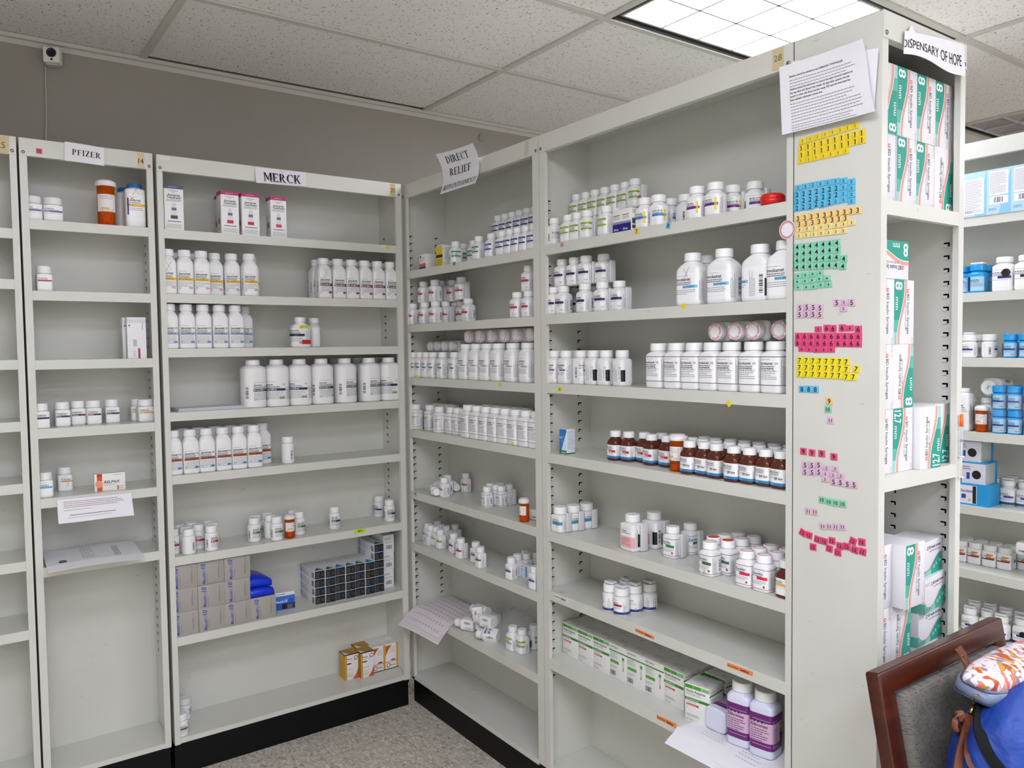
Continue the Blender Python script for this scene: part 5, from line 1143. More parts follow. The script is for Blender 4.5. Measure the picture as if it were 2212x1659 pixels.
# bagged bottles in the heap on the seventh shelf
heap = [(1004, 1352, .022, 62, 0, 'leaning nearest the sticker sheets'), (1022, 1335, .05, 200, 10, 'tipped upside down'), (1047, 1322, .07, 80, 30, 'on top at the back'), (1050, 1345, .066, 75, 0, 'on top in the middle'),
        (1035, 1380, .022, 70, 90, 'underneath at the shelf edge'), (1070, 1372, .022, 58, 60, 'in front showing its barcode'), (1077, 1335, .022, 80, 0, 'at the rear next to the upright pair')]
prev = []
for n, (u, v, dz, yw, rl, w_) in enumerate(heap):
    a, d = ld(u, v, z7+dz); a += .02; d = min(max(d, .055), .15)
    if n == 1:
        mw = fD @ Matrix.Translation((a, d, z7+.100)) @ Matrix.Rotation(R(172), 4, 'Y') @ Matrix.Rotation(R(40), 4, 'Z')
        bottle('N', NBL, mw, 'blue banded bottle in the bagged heap, '+w_, 'bottles in the bagged heap')
    else: lying('D', 'N', (NBL if n != 5 else dict(NBt, id='nbh', turn=.3)), a, d, z7+dz+.001, 'blue banded bottle in the bagged heap, '+w_, 'bottles in the bagged heap', -yw, rl)
a, d = ld(1040, 1360, z7+.03); bag('plastic_bag', fD @ Matrix.Translation((a+.02, .1, z7)), .175, .095, .105, 'clear zip bags wrapping the heap of blue banded bottles', 9)
a, d = ld(1118, 1375, z7+.04); bag('plastic_bag', fD @ Matrix.Translation((a-.005, .10, z7)), .055, .08, .14, 'open clear bag standing around a lime banded bottle', 11)
# orange-banded bag behind vial
a, d = ld(1150, 1108, z5+.02); lying('D', 'G', dict(G1, id='g1z'), a+.0, min(d, .12), z5+.018, 'tiny bottle lying in a bag behind the amber vial', 'bagged tiny bottles', 100, 0)
# third-layer bottle on the far aisle shelf
lying('G', 'A', dict(GT, top='x', id='gtx'), loc_a('G', 2129, .02, 1.31), .150, BAY['G'][5][3]+.117+.032, 'big white bottle on its side, cap crossed in pen', None)
lying('G', 'H', dict(GH, id='ghl'), loc_a('G', 2200, .05, .79), .05, BAY['G'][5][5]+.074+.022, 'orange patched bottle lying atop the row of its kind', None, 88, 0)
bag('plastic_bag', frame('G') @ Matrix.Translation((loc_a('G', 2182, .055, 1.24), .058, BAY['G'][5][3])), .085, .054, .165, 'clear shrink wrap around the stacked blue bottles', 13)
mwz = frame('E') @ Matrix.Translation((1.541, .036, BAY['E'][5][6]+.0345)) @ Matrix.Rotation(R(3), 4, 'Z') @ Matrix.Rotation(R(-90), 4, 'X') @ Matrix.Rotation(R(2), 4, 'Z')
bottle('Z', ZI, mwz, 'lilac bottle with purple bands lying down, its base outward', 'lilac bottles')
# red round case
mr = MB(); mr.lathe([(.022, 0), (.030, .004), (.033, .012), (.0335, .019), (.0325, .0195), (.0335, .0205), (.033, .028), (.028, .034), (.012, .036)], seg=36)
a_ = loc_a('E', 1672, .045, 1.80); tag(link('round_case', mr.mesh('round_case', 'red'), None, frame('E') @ Matrix.Translation((min(a_, 1.75), .04, BAY['E'][5][0]+.001)) @ Matrix.Scale(.84, 4)), 'red round plastic case at the post end of the top shelf', 'case')

def sheet(name, pts, label, cat, W, H, art=None, disp=None, col='#eeedf1', nu=22, nv=16, th=.0005, group=None, nrm=None, matn='paper'):
    """Paper: pts = corners TL, TR, BR, BL; disp(s, t) lifts it off its plane (s 0..1 across, t 0..1 up)."""
    TL, TR, BR, BL = [Vector(p) for p in pts]; n = Vector(nrm) if nrm else (TR-BL).cross(TL-BL).normalized()
    def S(s, t, e=0):
        s_ = min(max(s, 0), 1); t_ = min(max(t, 0), 1); p = BL*(1-s_)*(1-t_)+BR*s_*(1-t_)+TL*(1-s_)*t_+TR*s_*t_
        o = disp(s_, t_) if disp else 0
        return p+(o if isinstance(o, Vector) else n*o)+n*e
    m = MB(); vs = []; k = (nu+1)*(nv+1)
    for e in (0, -th): vs += [S(i/nu, j/nv, e) for j in range(nv+1) for i in range(nu+1)]
    fs = []
    for j in range(nv):
        for i in range(nu):
            q = j*(nu+1)+i; fs += [(q, q+1, q+nu+2, q+nu+1), (k+q, k+q+nu+1, k+q+nu+2, k+q+1)]
    ed = [i for i in range(nu+1)]+[j*(nu+1)+nu for j in range(1, nv+1)]+[nv*(nu+1)+i for i in range(nu-1, -1, -1)]+[j*(nu+1) for j in range(nv-1, 0, -1)]
    m.add(vs, fs, hx(col), True)
    for i in range(len(ed)): a, b = ed[i], ed[(i+1) % len(ed)]; m.add([vs[a], vs[a+k], vs[b+k], vs[b]], [(0, 1, 2, 3)], hx(col))
    if art: A = Art(); art(A, W, H); A.onto(m, lambda x, y, e: S(x/W, y/H, e+.0003), .00015)
    o = tag(link(name, m.mesh(name, matn)), label, cat, group); return o
def px4(ax, val, *p): return [at(u, v, ax, val) for u, v in p]
sheet('paper_sign', px4(1, -.0052, (139.7, 305.5), (225, 320), (225, 359), (139, 347)), 'white paper sign in serif capitals on the narrow bay', 'sign', .105, .066,
      lambda a, W, H: a.text('PFIZER', W*.18, H*.36, H*.31, '#1c1c22', False, 2, W*.74, serif=True, xs=1.2), lambda s, t: .004*math.sin(s*3)+.003*(1-t), group=None)
sheet('paper_sign', px4(1, -.0052, (551, 361), (661, 372.5), (660, 404), (552, 396)), 'taped paper sign with large serif capitals on wide bay', 'sign', .19, .058,
      lambda a, W, H: a.text('MERCK', W*.155, H*.13, H*.58, '#8a888c', False, 1, W*.74, serif=True, xs=1.1).text('MERCK', W*.145, H*.17, H*.58, '#141418', False, 2, W*.74, serif=True, xs=1.1), lambda s, t: .010*(1-t)**2+.002*math.sin(s*9), col='#e9e6ec')
def drd(s, t): return .022*abs(2*t-.95)**2.2*(1 if t > .5 else .8)+.012*(s-.5)**2*4*(t > .4)*(t-.4)
sheet('paper_sign', px4(0, -.0085, (957, 336), (1037, 312), (1034, 397), (958, 421)), 'curled paper sign of three lines over the corner bay', 'sign', .26, .150,
      lambda a, W, H: a.text('DIRECT', W*.17, H*.74, H*.17, '#141418', False, 2, W*.66, serif=True, xs=1.2).text('RELIEF', W*.2, H*.42, H*.19, '#141418', False, 2, W*.6, serif=True, xs=1.2).text('(REPLENTISHMENT)', W*.04, H*.08, H*.13, '#141418', False, 2, W*.92, serif=True, shear=.25), drd, nv=24)
def hpd(s, t): return Vector((0, -.006*math.sin(PI*s)*(1-t*.5), .005*math.sin(s*7)*(1-t)))
def spike(s, t): v = hpd(s, t); v.z += .014*max(0, 1-abs(s-.10)/.05)*t**3; return v
sheet('paper_sign', px4(1, -2.000, (1955, 66), (2083, 96), (2085, 168), (1952, 116)), 'drooping paper sign on the end unit above the syringe boxes', 'sign', .26, .078,
      lambda a, W, H: a.text('DISPENSARY OF HOPE', -W*.02, H*.28, H*.36, '#2a2a34', False, 2, W*.95), spike, nu=40)
def notice(a, W, H):
    a.rect(W*.10, H*.40, W*.12, H*.60, '#efe9c8', 1)
    y = H*.80; T = [('Patients should be advised to use ASMANEX TWISTHALER', 1), (0, 3), ('Patients should be instructed to record the date of pouch opening on', 1), ('the cap label and discard the inhaler 45 days after opening the foil', 1), ('pouch or when the dose counter reads "00" and the final dose has', 1), ('been inhaled, whichever comes first.', 1), (0, 7)]
    for t, n in T:
        if t: a.text(t, W*.12, y, H*.026, '#2c2a33', True, 2, W*(.52 if n == 1 and t.startswith('been') else .8)); y -= H*.052
        else: a.lines(W*.12, W*.92, y, n, H*.044, '#6a6872', H*.010, 2, n); y -= H*.044*n+H*.006
    a.lines(W*.12, W*.85, H*.09, 3, H*.035, '#77757f', H*.009, 2, 9)
sheet('paper_notice', px4(0, -.006, (1712, 133), (1899, 104), (1889, 238), (1700, 270)), 'blank sheet taped behind the printed notice on the side panel', 'paper', .2, .15, None, lambda s, t: .002)
sheet('paper_notice', px4(0, -.011, (1685, 146), (1869, 86), (1897, 242), (1691, 292)), 'large printed notice of dense text curling off the side panel', 'paper', .215, .152, notice, lambda s, t: .003+.010*max(0, s-.45)**1.5*2+.004*math.sin(6*t)*s)
def note(a, W, H): a.lines(W*.08, W*.9, H*.86, 4, H*.075, '#8a4a5a', H*.025, 2, 3).lines(W*.08, W*.5, H*.52, 1, H*.07, '#77757f', H*.02).lines(W*.15, W*.85, H*.3, 1, H*.05, '#3a3a40', H*.03).lines(W*.12, W*.8, H*.2, 1, H*.05, '#9a98a0', H*.02)
sheet('paper_notice', px4(1, -.006, (122.8, 1080), (283.5, 1064.6), (288.6, 1112), (125.8, 1131)), 'printed slip hanging off the shelf below the orange striped carton', 'paper', .24, .075, note, lambda s, t: .008*(1-t)+.003*math.sin(7*s)*(1-t))
def loose(a, W, H): a.disc(W*.17, H*.35, W*.042, '#77777c', 2, H*.08).disc(W*.17, H*.35, W*.02, '#c8c8cc', 3, H*.03).lines(W*.38, W*.52, H*.85, 9, H*.06, '#9a98a4', H*.02).vlines(H*.3, H*.95, W*.72, 4, W*.018, '#88868f')
P6 = [at(u, v, 2, .806) for u, v in ((93.7, 1200.5), (288.6, 1172), (315, 1209), (104, 1240))]; P6[0].y = P6[1].y = .17
sheet('loose_papers', P6, 'printed pages lying on the shelf of the narrow bay', 'paper', .29, .27, loose, lambda s, t: Vector((0, 0, .004+.005*math.sin(3*s)+.004*(t < .3)-.02*max(0, .25-t))))
lm = MB(); 
for k in range(5): lm.bev(-.125, .125, -.055, .055, .0022*k, .0022*k+.002, .0009, ('#dcdce2', '#e8e6ee')[k % 2], Matrix.Rotation(R(k*.8), 4, 'Z'))
tag(link('folded_booklet', lm.mesh('folded_booklet', 'paper'), None, Matrix.Translation((-.765, .07, BAY['C'][5][3]+.0003))), 'folded paper booklet flat on the shelf of the wide bay', 'booklet')
def stamps(a, W, H):
    for i in range(11):
        for j in range(8): x, y = W*(.06+.082*i), H*(.08+.115*j); a.ringd(x, y, W*.012, W*.02, '#dcb8bf', 2, 8).rect(x-W*.012, y-.0012, x+W*.012, y+.0012, '#d4a8b2', 3)
zS = z7+.008
for k in range(3):
    P = [Vector((.188-.004*k, .020, zS+.001*k)), Vector((.178, -.245, zS+.001*k)), Vector((-.062+.004*k, -.300+.006*k, zS+.001*k)), Vector((-.084+.009*k, -.020-.008*k, zS+.001*k))]
    sheet('sticker_sheet', [P[0], P[1], P[2], P[3]], ('lowest', 'middle', 'uppermost')[k]+' sheet of round pink stickers drooping off the shelf near the corner', 'paper', .27, .25, stamps if k == 2 else None,
          lambda s, t, k=k: Vector((0, 0, -(.045+.008*(2-k))*max(0, .34-t)**1.35*4+.003*math.sin(4*s))), col='#e8e2e6', group='sticker sheets', nrm=(0, 0, 1))
def pg(a, W, H): a.lines(W*.12, W*.42, H*.85, 12, H*.055, '#a8a6ae', H*.010, 2, 4).lines(W*.55, W*.8, H*.6, 8, H*.06, '#a8a6ae', H*.010, 2, 6)
z7e = BAY['E'][5][6]
for k in range(3):
    P = [Vector((.10+.01*k, -1.475-.01*k, z7e+.0012*k+.001)), Vector((.19, -1.772, z7e+.0012*k+.001)), Vector((-.055-.004*k, -1.775, z7e+.0012*k+.001)), Vector((-.058+.014*k, -1.455-.012*k, z7e+.0012*k+.001))]
    sheet('loose_papers', P, ('lowest', 'middle', 'top')[k]+' white page under the purple banded bottles', 'paper', .3, .23, pg if k == 2 else None, lambda s, t, k=k: Vector((0, 0, -.030*max(0, .26-t)**1.5*6-.004*(2-k)*(t < .2))), group='pages under the lilac bottles', nrm=(0, 0, 1))

# --- tapes, stickers
def patch(name, ax, val, p, label, cat, art, col, W, H, group=None, th=.0004): return sheet(name, px4(ax, val, *p), label, cat, W, H, art, None, col, 3, 3, th, group)
def tape(t): return lambda a, W, H: a.text(t, W*.5, H*.30, H*.36, '#6a5a34', False, 2, W*.85, 'c')
patch('masking_tape', 1, -.0042, ((-16, 291), (19.5, 294), (19.5, 333), (-16, 329)), 'tan tape reading twenty-five at the end of the empty bay header', 'tape', tape('25'), '#d9c9a2', .05, .055)
patch('masking_tape', 1, -.0042, ((297, 330), (312, 332), (312, 364), (297, 362)), 'tan tape reading fourteen on the narrow bay header', 'tape', lambda a, W, H: a.text('14', W*.12, H*.30, H*.34, '#2c2820', False, 2, W*.8), '#dccaa0', .024, .05)
patch('masking_tape', 1, -.0042, ((842.8, 396.5), (853.5, 397.7), (853.5, 424.5), (842.8, 423)), 'tan tape reading twenty on the wide bay header', 'tape', tape('20'), '#d2bd8c', .022, .052)
patch('masking_tape', 0, -.0042, ((1669, 109), (1693, 99.5), (1692, 147), (1668, 154)), 'tan tape reading twenty-eight on the long bay header', 'tape', lambda a, W, H: a.text('28', W*.5, H*.40, H*.3, '#8a7a54', False, 2, W*.8, 'c'), '#d2c19a', .028, .052)
patch('masking_tape', 0, -.0042, ((1133.5, 307), (1142, 304), (1141, 335), (1132, 338)), 'clear tape scrap on the corner bay header', 'tape', None, '#c9c3ae', .02, .04)
for (p, w_) in ((((45, 302.5), (75, 306), (75, 315.5), (45, 311.5)), 'narrow bay'), (((342, 336), (368, 339.5), (368, 347), (342, 343.5)), 'wide bay')):
    patch('tape_scrap', 1, -.0040, p, 'pale tape scrap at the header end, '+w_, 'tape', None, '#e4e2dc', .04, .01)
def tg(p, label, t='', col='#e8d51e', ax=0, W=.02, H=.02, tc='#3a3410'):
    patch('edge_sticker', ax, -.0016, p, label, 'sticker', (lambda a, W, H: a.text(t, W*.5, H*.25, H*.5, tc, True, 2, W*.9, 'c')) if t else None, col, W, H)
def sqp(u, v, w, h, k=0): return ((u-w/2, v-h/2+k), (u+w/2, v-h/2-k), (u+w/2, v+h/2-k), (u-w/2, v+h/2+k))
tg(sqp(777.5, 1147, 23, 9, 2), "lime sticker reading 90's on the sixth shelf edge", "90's", '#c8e03a', 1, .04, .016)
tg(sqp(838, 534.5, 8, 6), 'small yellow sticker on the top shelf edge, wide bay', ax=1)
tg(sqp(828, 532.5, 12, 6, -1), 'small white printed sticker on the top shelf edge, wide bay', '', '#dcdcd6', 1)
tg(sqp(903, 816, 6, 6), 'yellow sticker nearest the corner, third shelf edge')
tg(sqp(1080, 830, 7, 7), 'yellow sticker under the grey banded bottles, third shelf edge')
tg(((909, 925.5), (912.5, 922), (912, 929.5), (907.5, 930)), 'yellow sticker under the plum striped bottles, fourth shelf edge')
tg(((1103, 960), (1107, 954), (1107.5, 961), (1103.5, 966)), 'yellow sticker under the olive striped bottles, fourth shelf edge')
tg(sqp(1209, 841, 9, 9), 'yellow sticker numbered 5 on the third shelf edge', '5')
tg(sqp(1476.5, 661, 10, 9, 1), 'yellow sticker below the crossed big bottle, second shelf edge', '')
tg(((1567.5, 868), (1576, 865.5), (1581, 873.5), (1574, 880)), 'yellow sticker hanging off the third shelf, long bay')
def sft(c): return lambda a, W, H: a.text('Direct Relief', W*.04, H*.34, H*.30, c, True, 2, W*.46).text('Safety', W*.52, H*.24, H*.56, c, True, 2, W*.46)
for (p, w_, c, tc) in ((((1372.5, 1356.5), (1413, 1375), (1413, 1382), (1372.5, 1364)), 'middle of the sixth shelf edge', '#f0904e', '#5c2410'), (((1571, 1431), (1627, 1452), (1625.5, 1460.5), (1570, 1439.5)), 'sixth shelf edge near the post', '#f0904e', '#5c2410'),
                       (((1418.5, 1543.5), (1461, 1564), (1460, 1573.5), (1418.5, 1552)), 'seventh shelf edge', '#f0904e', '#5c2410'), (((1195.5, 1282), (1227, 1294.5), (1226, 1303), (1195.5, 1289.5)), 'sixth shelf edge nearest the corner', '#e4e3e6', '#26262c')):
    patch('printed_label_strip', 0, -.0016, p, ('white' if c[1] == 'e' else 'orange')+' printed safety label on the '+w_+', long bay', 'label', sft(tc), c, .085, .016, 'safety labels on shelf edges')
for n, (u, v) in enumerate(((527, 632), (592, 650), (658, 664), (728, 684), (805, 708))):
    c_ = at(860+u/4.881, 960+v/4.881, 0, -.0016); m = MB(); A = Art().disc(0, 0, .0075, '#e6dcd8', 1).ringd(0, 0, .0052, .0066, '#cf8f92', 2)
    m.lathe([(.0073, -.0003), (.0073, 0)], '#e6dcd8', 20); A.onto(m, flat((0, 0, 0), (1, 0, 0), (0, 1, 0), (0, 0, 1)))
    tag(link('round_sticker', m.mesh('round_sticker', 'paper'), None, Matrix.Translation(c_) @ Matrix.Rotation(R(-90), 4, 'Z') @ Matrix.Rotation(R(90), 4, 'X')), f"round pink ringed sticker, {ORD[n]} out from the corner, fifth shelf edge", 'sticker', 'round stickers on the shelf edge')
m = MB().lathe([(.021, -.0003), (.021, 0)], '#ece6e8', 28); Art().ringd(0, 0, .015, .0195, '#cf8f92', 1).onto(m, flat((0, 0, 0), (1, 0, 0), (0, 1, 0), (0, 0, 1)))
tag(link('round_sticker', m.mesh('round_sticker', 'paper'), None, Matrix.Translation(at(1700.5, 496, 0, -.0022)) @ Matrix.Rotation(R(-90), 4, 'Z') @ Matrix.Rotation(R(90), 4, 'X')), 'large round red ringed sticker poking out behind the side post', 'sticker')

# --- number tiles on the end panel
TC = {1: '#ecd02c', 2: '#5cbbe0', 3: '#f2cf84', 4: '#86cfae', 5: '#d8b8cc', 6: '#e0487c', 7: '#f0dc24', 8: '#62bfe2', 9: '#e05078', 10: '#8ad0ac', 11: '#d8bccc', 12: '#dc4474}'[:7]}
TN = {1: 'yellow', 2: 'sky blue', 3: 'cream', 4: 'mint', 5: 'lilac', 6: 'pink', 7: 'yellow', 8: 'sky blue', 9: 'pink', 10: 'mint', 11: 'lilac', 12: 'pink'}
_tm = {}
def tile_mesh(n, big, col):
    k = (n, big, col)
    if k not in _tm:
        w, h = (.0158, .0150) if big else (.0172, .0124); m = MB().bev(-w/2, w/2, -.0016, 0, -h/2, h/2, .0004, col)
        t = str(n); th = (.0105 if len(t) == 1 else .0080) if big else .0062
        Art().text(t, 0, -th/2, th, '#16161a', True, 1, w*.86, 'c').poly([(-.0026*(n == 1)*th/.0105, th*.26), (0, th*.36), (0, th*.5), (-.0026*(n == 1)*th/.0105, th*.38)], '#16161a', 1).onto(m, flat((0, -.0016, 0), (1, 0, 0), (0, 0, 1), (0, -1, 0)))
        _tm[k] = m.mesh('number_tile', 'print')
    return _tm[k]
NW = ['', 'one', 'two', 'three', 'four', 'five', 'six', 'seven', 'eight', 'nine', 'ten', 'eleven', 'twelve']
NUM = ['zero', 'ones', 'twos', 'threes', 'fours', 'fives', 'sixes', 'sevens', 'eights', 'nines', 'tens', 'elevens', 'twelves']
def tile(n, u, v, big, lab, col=None, rot=0, ax=0, val=-.0001):
    c = at(u, v, ax, val); mw = Matrix.Translation(c)
    if ax == 0: mw = mw @ Matrix.Rotation(R(-90), 4, 'Z')
    mw = mw @ Matrix.Rotation(R(rot+random.uniform(-1.5, 1.5)), 4, 'Y')
    tag(link('number_tile', tile_mesh(n, big, col or TC[n]), None, mw), lab, 'magnet', f"{TN[n] if not col else 'coloured'} number tiles")
Y1 = (1650, 260, 3.949); Y2 = (1650, 660, 2.963)
def trow(n, Z, pts, big, rowname, col=None, rots=None, cnt=None):
    if cnt: (x0, y0), (x1, y1) = pts; pts = [(x0+(x1-x0)*i/(cnt-1), y0+(y1-y0)*i/(cnt-1)) for i in range(cnt)]
    for i, (x, y) in enumerate(pts):
        cn = 'orange' if col == '#f2c67c' else TN[n]
        lab = f"{'large' if big else 'small'} {cn} tile reading {NW[n]}, {rowname}" + (f", {ORD[i]} toward the syringe boxes" if len(pts) > 1 else '')
        tile(n, Z[0]+x/Z[2], Z[1]+y/Z[2], big, lab, col, (rots or {}).get(i, 0))
trow(1, Y1, [(335, 178), (782, 47)], 0, 'highest row', cnt=8); trow(1, Y1, [(323, 240), (838, 108)], 1, 'second row', cnt=10); trow(1, Y1, [(325, 298), (840, 168)], 1, 'third row', cnt=10); trow(1, Y1, [(322, 347), (700, 262)], 0, 'lowest row of ones', cnt=7)
trow(2, Y1, [(297, 575), (359, 562), (421, 550), (485, 540), (548, 530), (615, 520), (683, 515), (750, 523)], 0, 'highest row')
for r, (y0, y1, n_) in enumerate(((635, 578, 7), (692, 635, 7))): trow(2, Y1, [(287, y0), (620, y1)], 1, ('second', 'third')[r]+' row', cnt=n_)
trow(2, Y1, [(285, 748), (340, 738), (397, 733), (449, 716), (503, 714), (561, 700)], 1, 'lowest row')
trow(2, Y1, [(681, 570), (750, 577)], 0, 'second row'); trow(2, Y1, [(681, 625), (750, 632)], 0, 'third row'); trow(2, Y1, [(617, 691), (683, 677), (750, 688)], 0, 'lowest row')
trow(3, Y1, [(295, 838), (803, 766)], 1, 'highest row of threes', cnt=10); trow(3, Y1, [(305, 887), (698, 833)], 1, 'second row of threes', cnt=8)
trow(3, Y1, [(307, 935), (370, 925), (429, 920), (490, 914), (554, 904), (618, 894), (681, 886), (751, 873)], 0, 'third row of threes', '#ecd890'); trow(3, Y1, [(301, 986), (680, 942)], 0, 'lowest row of threes', '#ecd890', cnt=7)
for r, (a, b) in enumerate((((288, 1083), (563, 1051)), ((287, 1140), (563, 1108)), ((285, 1197), (563, 1170)), ((285, 1254), (560, 1235)))): trow(4, Y1, [a, b], 1, ORD[r]+' row of large fours', cnt=6)
trow(4, Y1, [(625, 1045)], 1, 'end of the first row'); trow(4, Y1, [(628, 1103)], 1, 'end of the second row'); trow(4, Y1, [(622, 1167), (684, 1180)], 1, 'end of the third row'); trow(4, Y1, [(617, 1235), (676, 1244)], 1, 'end of the fourth row')
trow(4, Y1, [(294, 1327), (355, 1320), (419, 1310), (482, 1303)], 0, 'first row of small fours'); trow(4, Y1, [(287, 1377), (352, 1370), (414, 1363), (475, 1352), (541, 1347)], 0, 'second row of small fours'); trow(4, Y1, [(293, 1425), (364, 1423), (426, 1418), (488, 1405), (553, 1400)], 0, 'third row of small fours')
trow(5, Y1, [(312, 1600), (370, 1593), (426, 1595), (482, 1600)], 1, 'upper row of the first block'); trow(5, Y2, [(232, 58), (275, 56), (318, 56), (360, 58)], 1, 'lower row of the first block'); trow(5, Y1, [(626, 1555), (752, 1554)], 1, 'loose group above the pinks'); trow(5, Y1, [(687, 1552)], 0, 'between the two loose large ones'); trow(5, Y1, [(682, 1606)], 0, 'hanging below the loose group')
trow(6, Y2, [(350, 151)], 0, 'loose at the upper edge'); trow(6, Y2, [(405, 145), (445, 147), (504, 143), (606, 152)], 1, 'loose upper row'); trow(6, Y2, [(553, 145)], 0, 'between two large loose ones'); trow(6, Y2, [(221, 196), (607, 198)], 1, 'second row', cnt=10); trow(6, Y2, [(219, 240), (606, 243)], 1, 'third row', cnt=10); trow(6, Y2, [(245, 277), (292, 279), (339, 283), (386, 282), (433, 282)], 0, 'lowest row')
trow(7, Y2, [(232, 350), (530, 360)], 1, 'highest row', cnt=8); trow(7, Y2, [(231, 395), (487, 402)], 1, 'second row', cnt=7); trow(7, Y2, [(530, 408)], 1, 'end of the second row'); trow(7, Y2, [(593, 406)], 1, 'tilted on its own', rots={0: 12}); trow(7, Y2, [(231, 436), (484, 448)], 1, 'third row', cnt=7); trow(7, Y2, [(530, 456), (575, 456)], 1, 'end of the third row')
trow(8, Y2, [(247, 535), (290, 535), (332, 537)], 1, 'row of three'); trow(9, Y2, [(421, 611)], 1, 'alone below the eights', '#f2c67c'); trow(10, Y2, [(413, 664)], 1, 'alone below the orange nine'); trow(11, Y2, [(429, 735)], 1, 'alone in the middle')
trow(9, Y2, [(255, 933), (310, 942), (372, 948), (450, 968)], 1, 'stepped row'); trow(5, Y2, [(267, 1020), (310, 1022), (353, 1020)], 1, 'upper row of the low block'); trow(5, Y2, [(404, 1040), (459, 1044)], 0, 'top of the low block', rots={0: 6, 1: 5}); trow(5, Y2, [(266, 1064), (311, 1067), (354, 1065)], 1, 'middle row of the low block')
trow(5, Y2, [(397, 1077), (446, 1085), (496, 1090)], 0, 'middle of the low block', rots={2: 10}); trow(5, Y2, [(395, 1112)], 0, 'bottom of the low block'); trow(5, Y2, [(449, 1128), (493, 1133), (537, 1142), (580, 1147)], 1, 'lowest row of the low block')
trow(10, Y2, [(375, 1243), (420, 1255), (463, 1263), (508, 1270)], 1, 'row of four'); trow(11, Y2, [(288, 1315), (329, 1320)], 1, 'pair'); trow(11, Y2, [(380, 1412), (421, 1412), (462, 1415), (506, 1416)], 1, 'row of four')
trow(12, Y2, [(250, 1453), (291, 1470), (345, 1496), (389, 1509), (438, 1505), (572, 1507), (629, 1514)], 1, 'upper scattered line', rots={0: 22, 1: 8, 2: 8, 3: 4, 5: 16}); trow(12, Y2, [(488, 1538), (534, 1542), (583, 1563), (634, 1575)], 1, 'middle scattered line', rots={3: 8, 2: 6}); trow(12, Y2, [(317, 1545), (421, 1555), (475, 1580)], 1, 'lowest scattered line', rots={1: 6})
tile(12, 84.5, 326.5, 1, 'small pink tile reading 12 on the narrow header', None, 0, 1, -.0037)
tile(7, 1376, 499, 1, 'yellow tile reading 7 on the top shelf edge', '#e8c84a', -2, 0, -.0014); tile(8, 1444.4, 487, 1, 'blue tile reading 8 on the top shelf edge', '#7cc0dc', 12, 0, -.0014); tile(9, 1214.6, 528.6, 0, 'faded pink tile on the top shelf edge', '#c8a8b0', 0, 0, -.0014)
tile(9, 981.5, 569.5, 0, 'faded green tile on the top shelf edge, corner bay', '#6f9c84', 0, 0, -.0014); tile(9, 897.5, 1067, 0, 'faded pink tile on the fifth shelf edge, corner bay', '#b89a9c', 0, 0, -.0014)

# --- wall camera and its cable, wall disc
c = at(114, 122, 1, .425)
t = empty('security_camera', Matrix.Translation(c) @ Matrix.Rotation(R(-22), 4, 'Z')); tag(t, 'small white cube camera with black lens mounted high on the back wall', 'camera')
hs = link('housing', MB().bev(-.026, .026, -.022, .022, -.027, .027, .004).mesh('housing', 'plastic'), t)
lm = MB().lathe([(.0155, 0), (.0165, .0015), (.013, .002), (.0115, .0005)], '#20283c', 28, Matrix.Translation((.002, -.0222, .006)) @ Matrix.Rotation(R(90), 4, 'X')).lathe([(.0114, .0002), (.0114, .0008)], '#06080c', 24, Matrix.Translation((.002, -.0222, .006)) @ Matrix.Rotation(R(90), 4, 'X')).lathe([(.004, 0), (.004, .001)], '#0a0a0c', 14, Matrix.Translation((.002, -.0222, -.017)) @ Matrix.Rotation(R(90), 4, 'X'))
link('lens', lm.mesh('lens', 'gloss'), hs)
link('bracket', MB().bev(-.02, .02, -.012, .018, -.033, -.027, .002).bev(-.012, .012, .02, .036, -.02, .015, .003).mesh('bracket', 'tbar'), t)
tag(link('camera_cable', MB().tube([at(98, 135, 1, .452), at(98.5, 180, 1, .455), at(100, 240, 1, .455), at(99, 310, 1, .455), at(99, 420, 1, .455)], .0022, seg=8).mesh('camera_cable', 'tbar')), 'thin pale cable running down the wall from the camera', 'cable')
m = MB().lathe([(.021, 0), (.021, .003), (.018, .006)], '#9c988e', 32, Matrix.Translation(at(1041, 298, 1, .459)) @ Matrix.Rotation(R(90), 4, 'X'))
tag(link('wall_disc', m.mesh('wall_disc', 'print')), 'small round grey disc on the back wall above the corner bay', 'wall fitting')

# --- syringe taped to the post
p0 = at(2077.5, 895, 1, -1.999); p1 = at(2077, 921, 1, -1.999); p2 = at(2077, 985, 1, -1.999); p3 = at(2076, 1030, 1, -1.999)
t = empty('syringe', Matrix.Translation(p3)); tag(t, 'capped syringe with orange tip taped upright to the end unit post', 'syringe')
L_ = lambda p: p-p3
link('needle_cap', MB().tube([L_(p0), L_(p1)], [.0035, .0042], '#f07020').mesh('needle_cap', 'print'), t)
link('barrel', MB().tube([L_(p1), L_(p2)], .0036).mesh('barrel', 'clear'), t)
link('plunger', MB().tube([L_(p1+(p2-p1)*.45), L_(p1+(p2-p1)*.5)], .0032, '#16161a').tube([L_(p1+(p2-p1)*.5), L_(p3)], .0018, '#eeeeee').tube([L_(p3), L_(p3)+Vector((0, 0, -.0015))], .0058, '#eeeeee').tube([L_(p2), L_(p2)+Vector((0, 0, -.002))], .0065, '#eeeeee').mesh('plunger', 'print'), t)

# --- open box contents at the syringe bay
tag(link('cardboard_box', MB().box(.03, .30, .17, .176, z3, .925+.0, '#6b4f3a').mesh('cardboard_box', 'paper'), None, frame('F')), 'brown cardboard flap behind the syringe boxes on the third shelf', 'box')

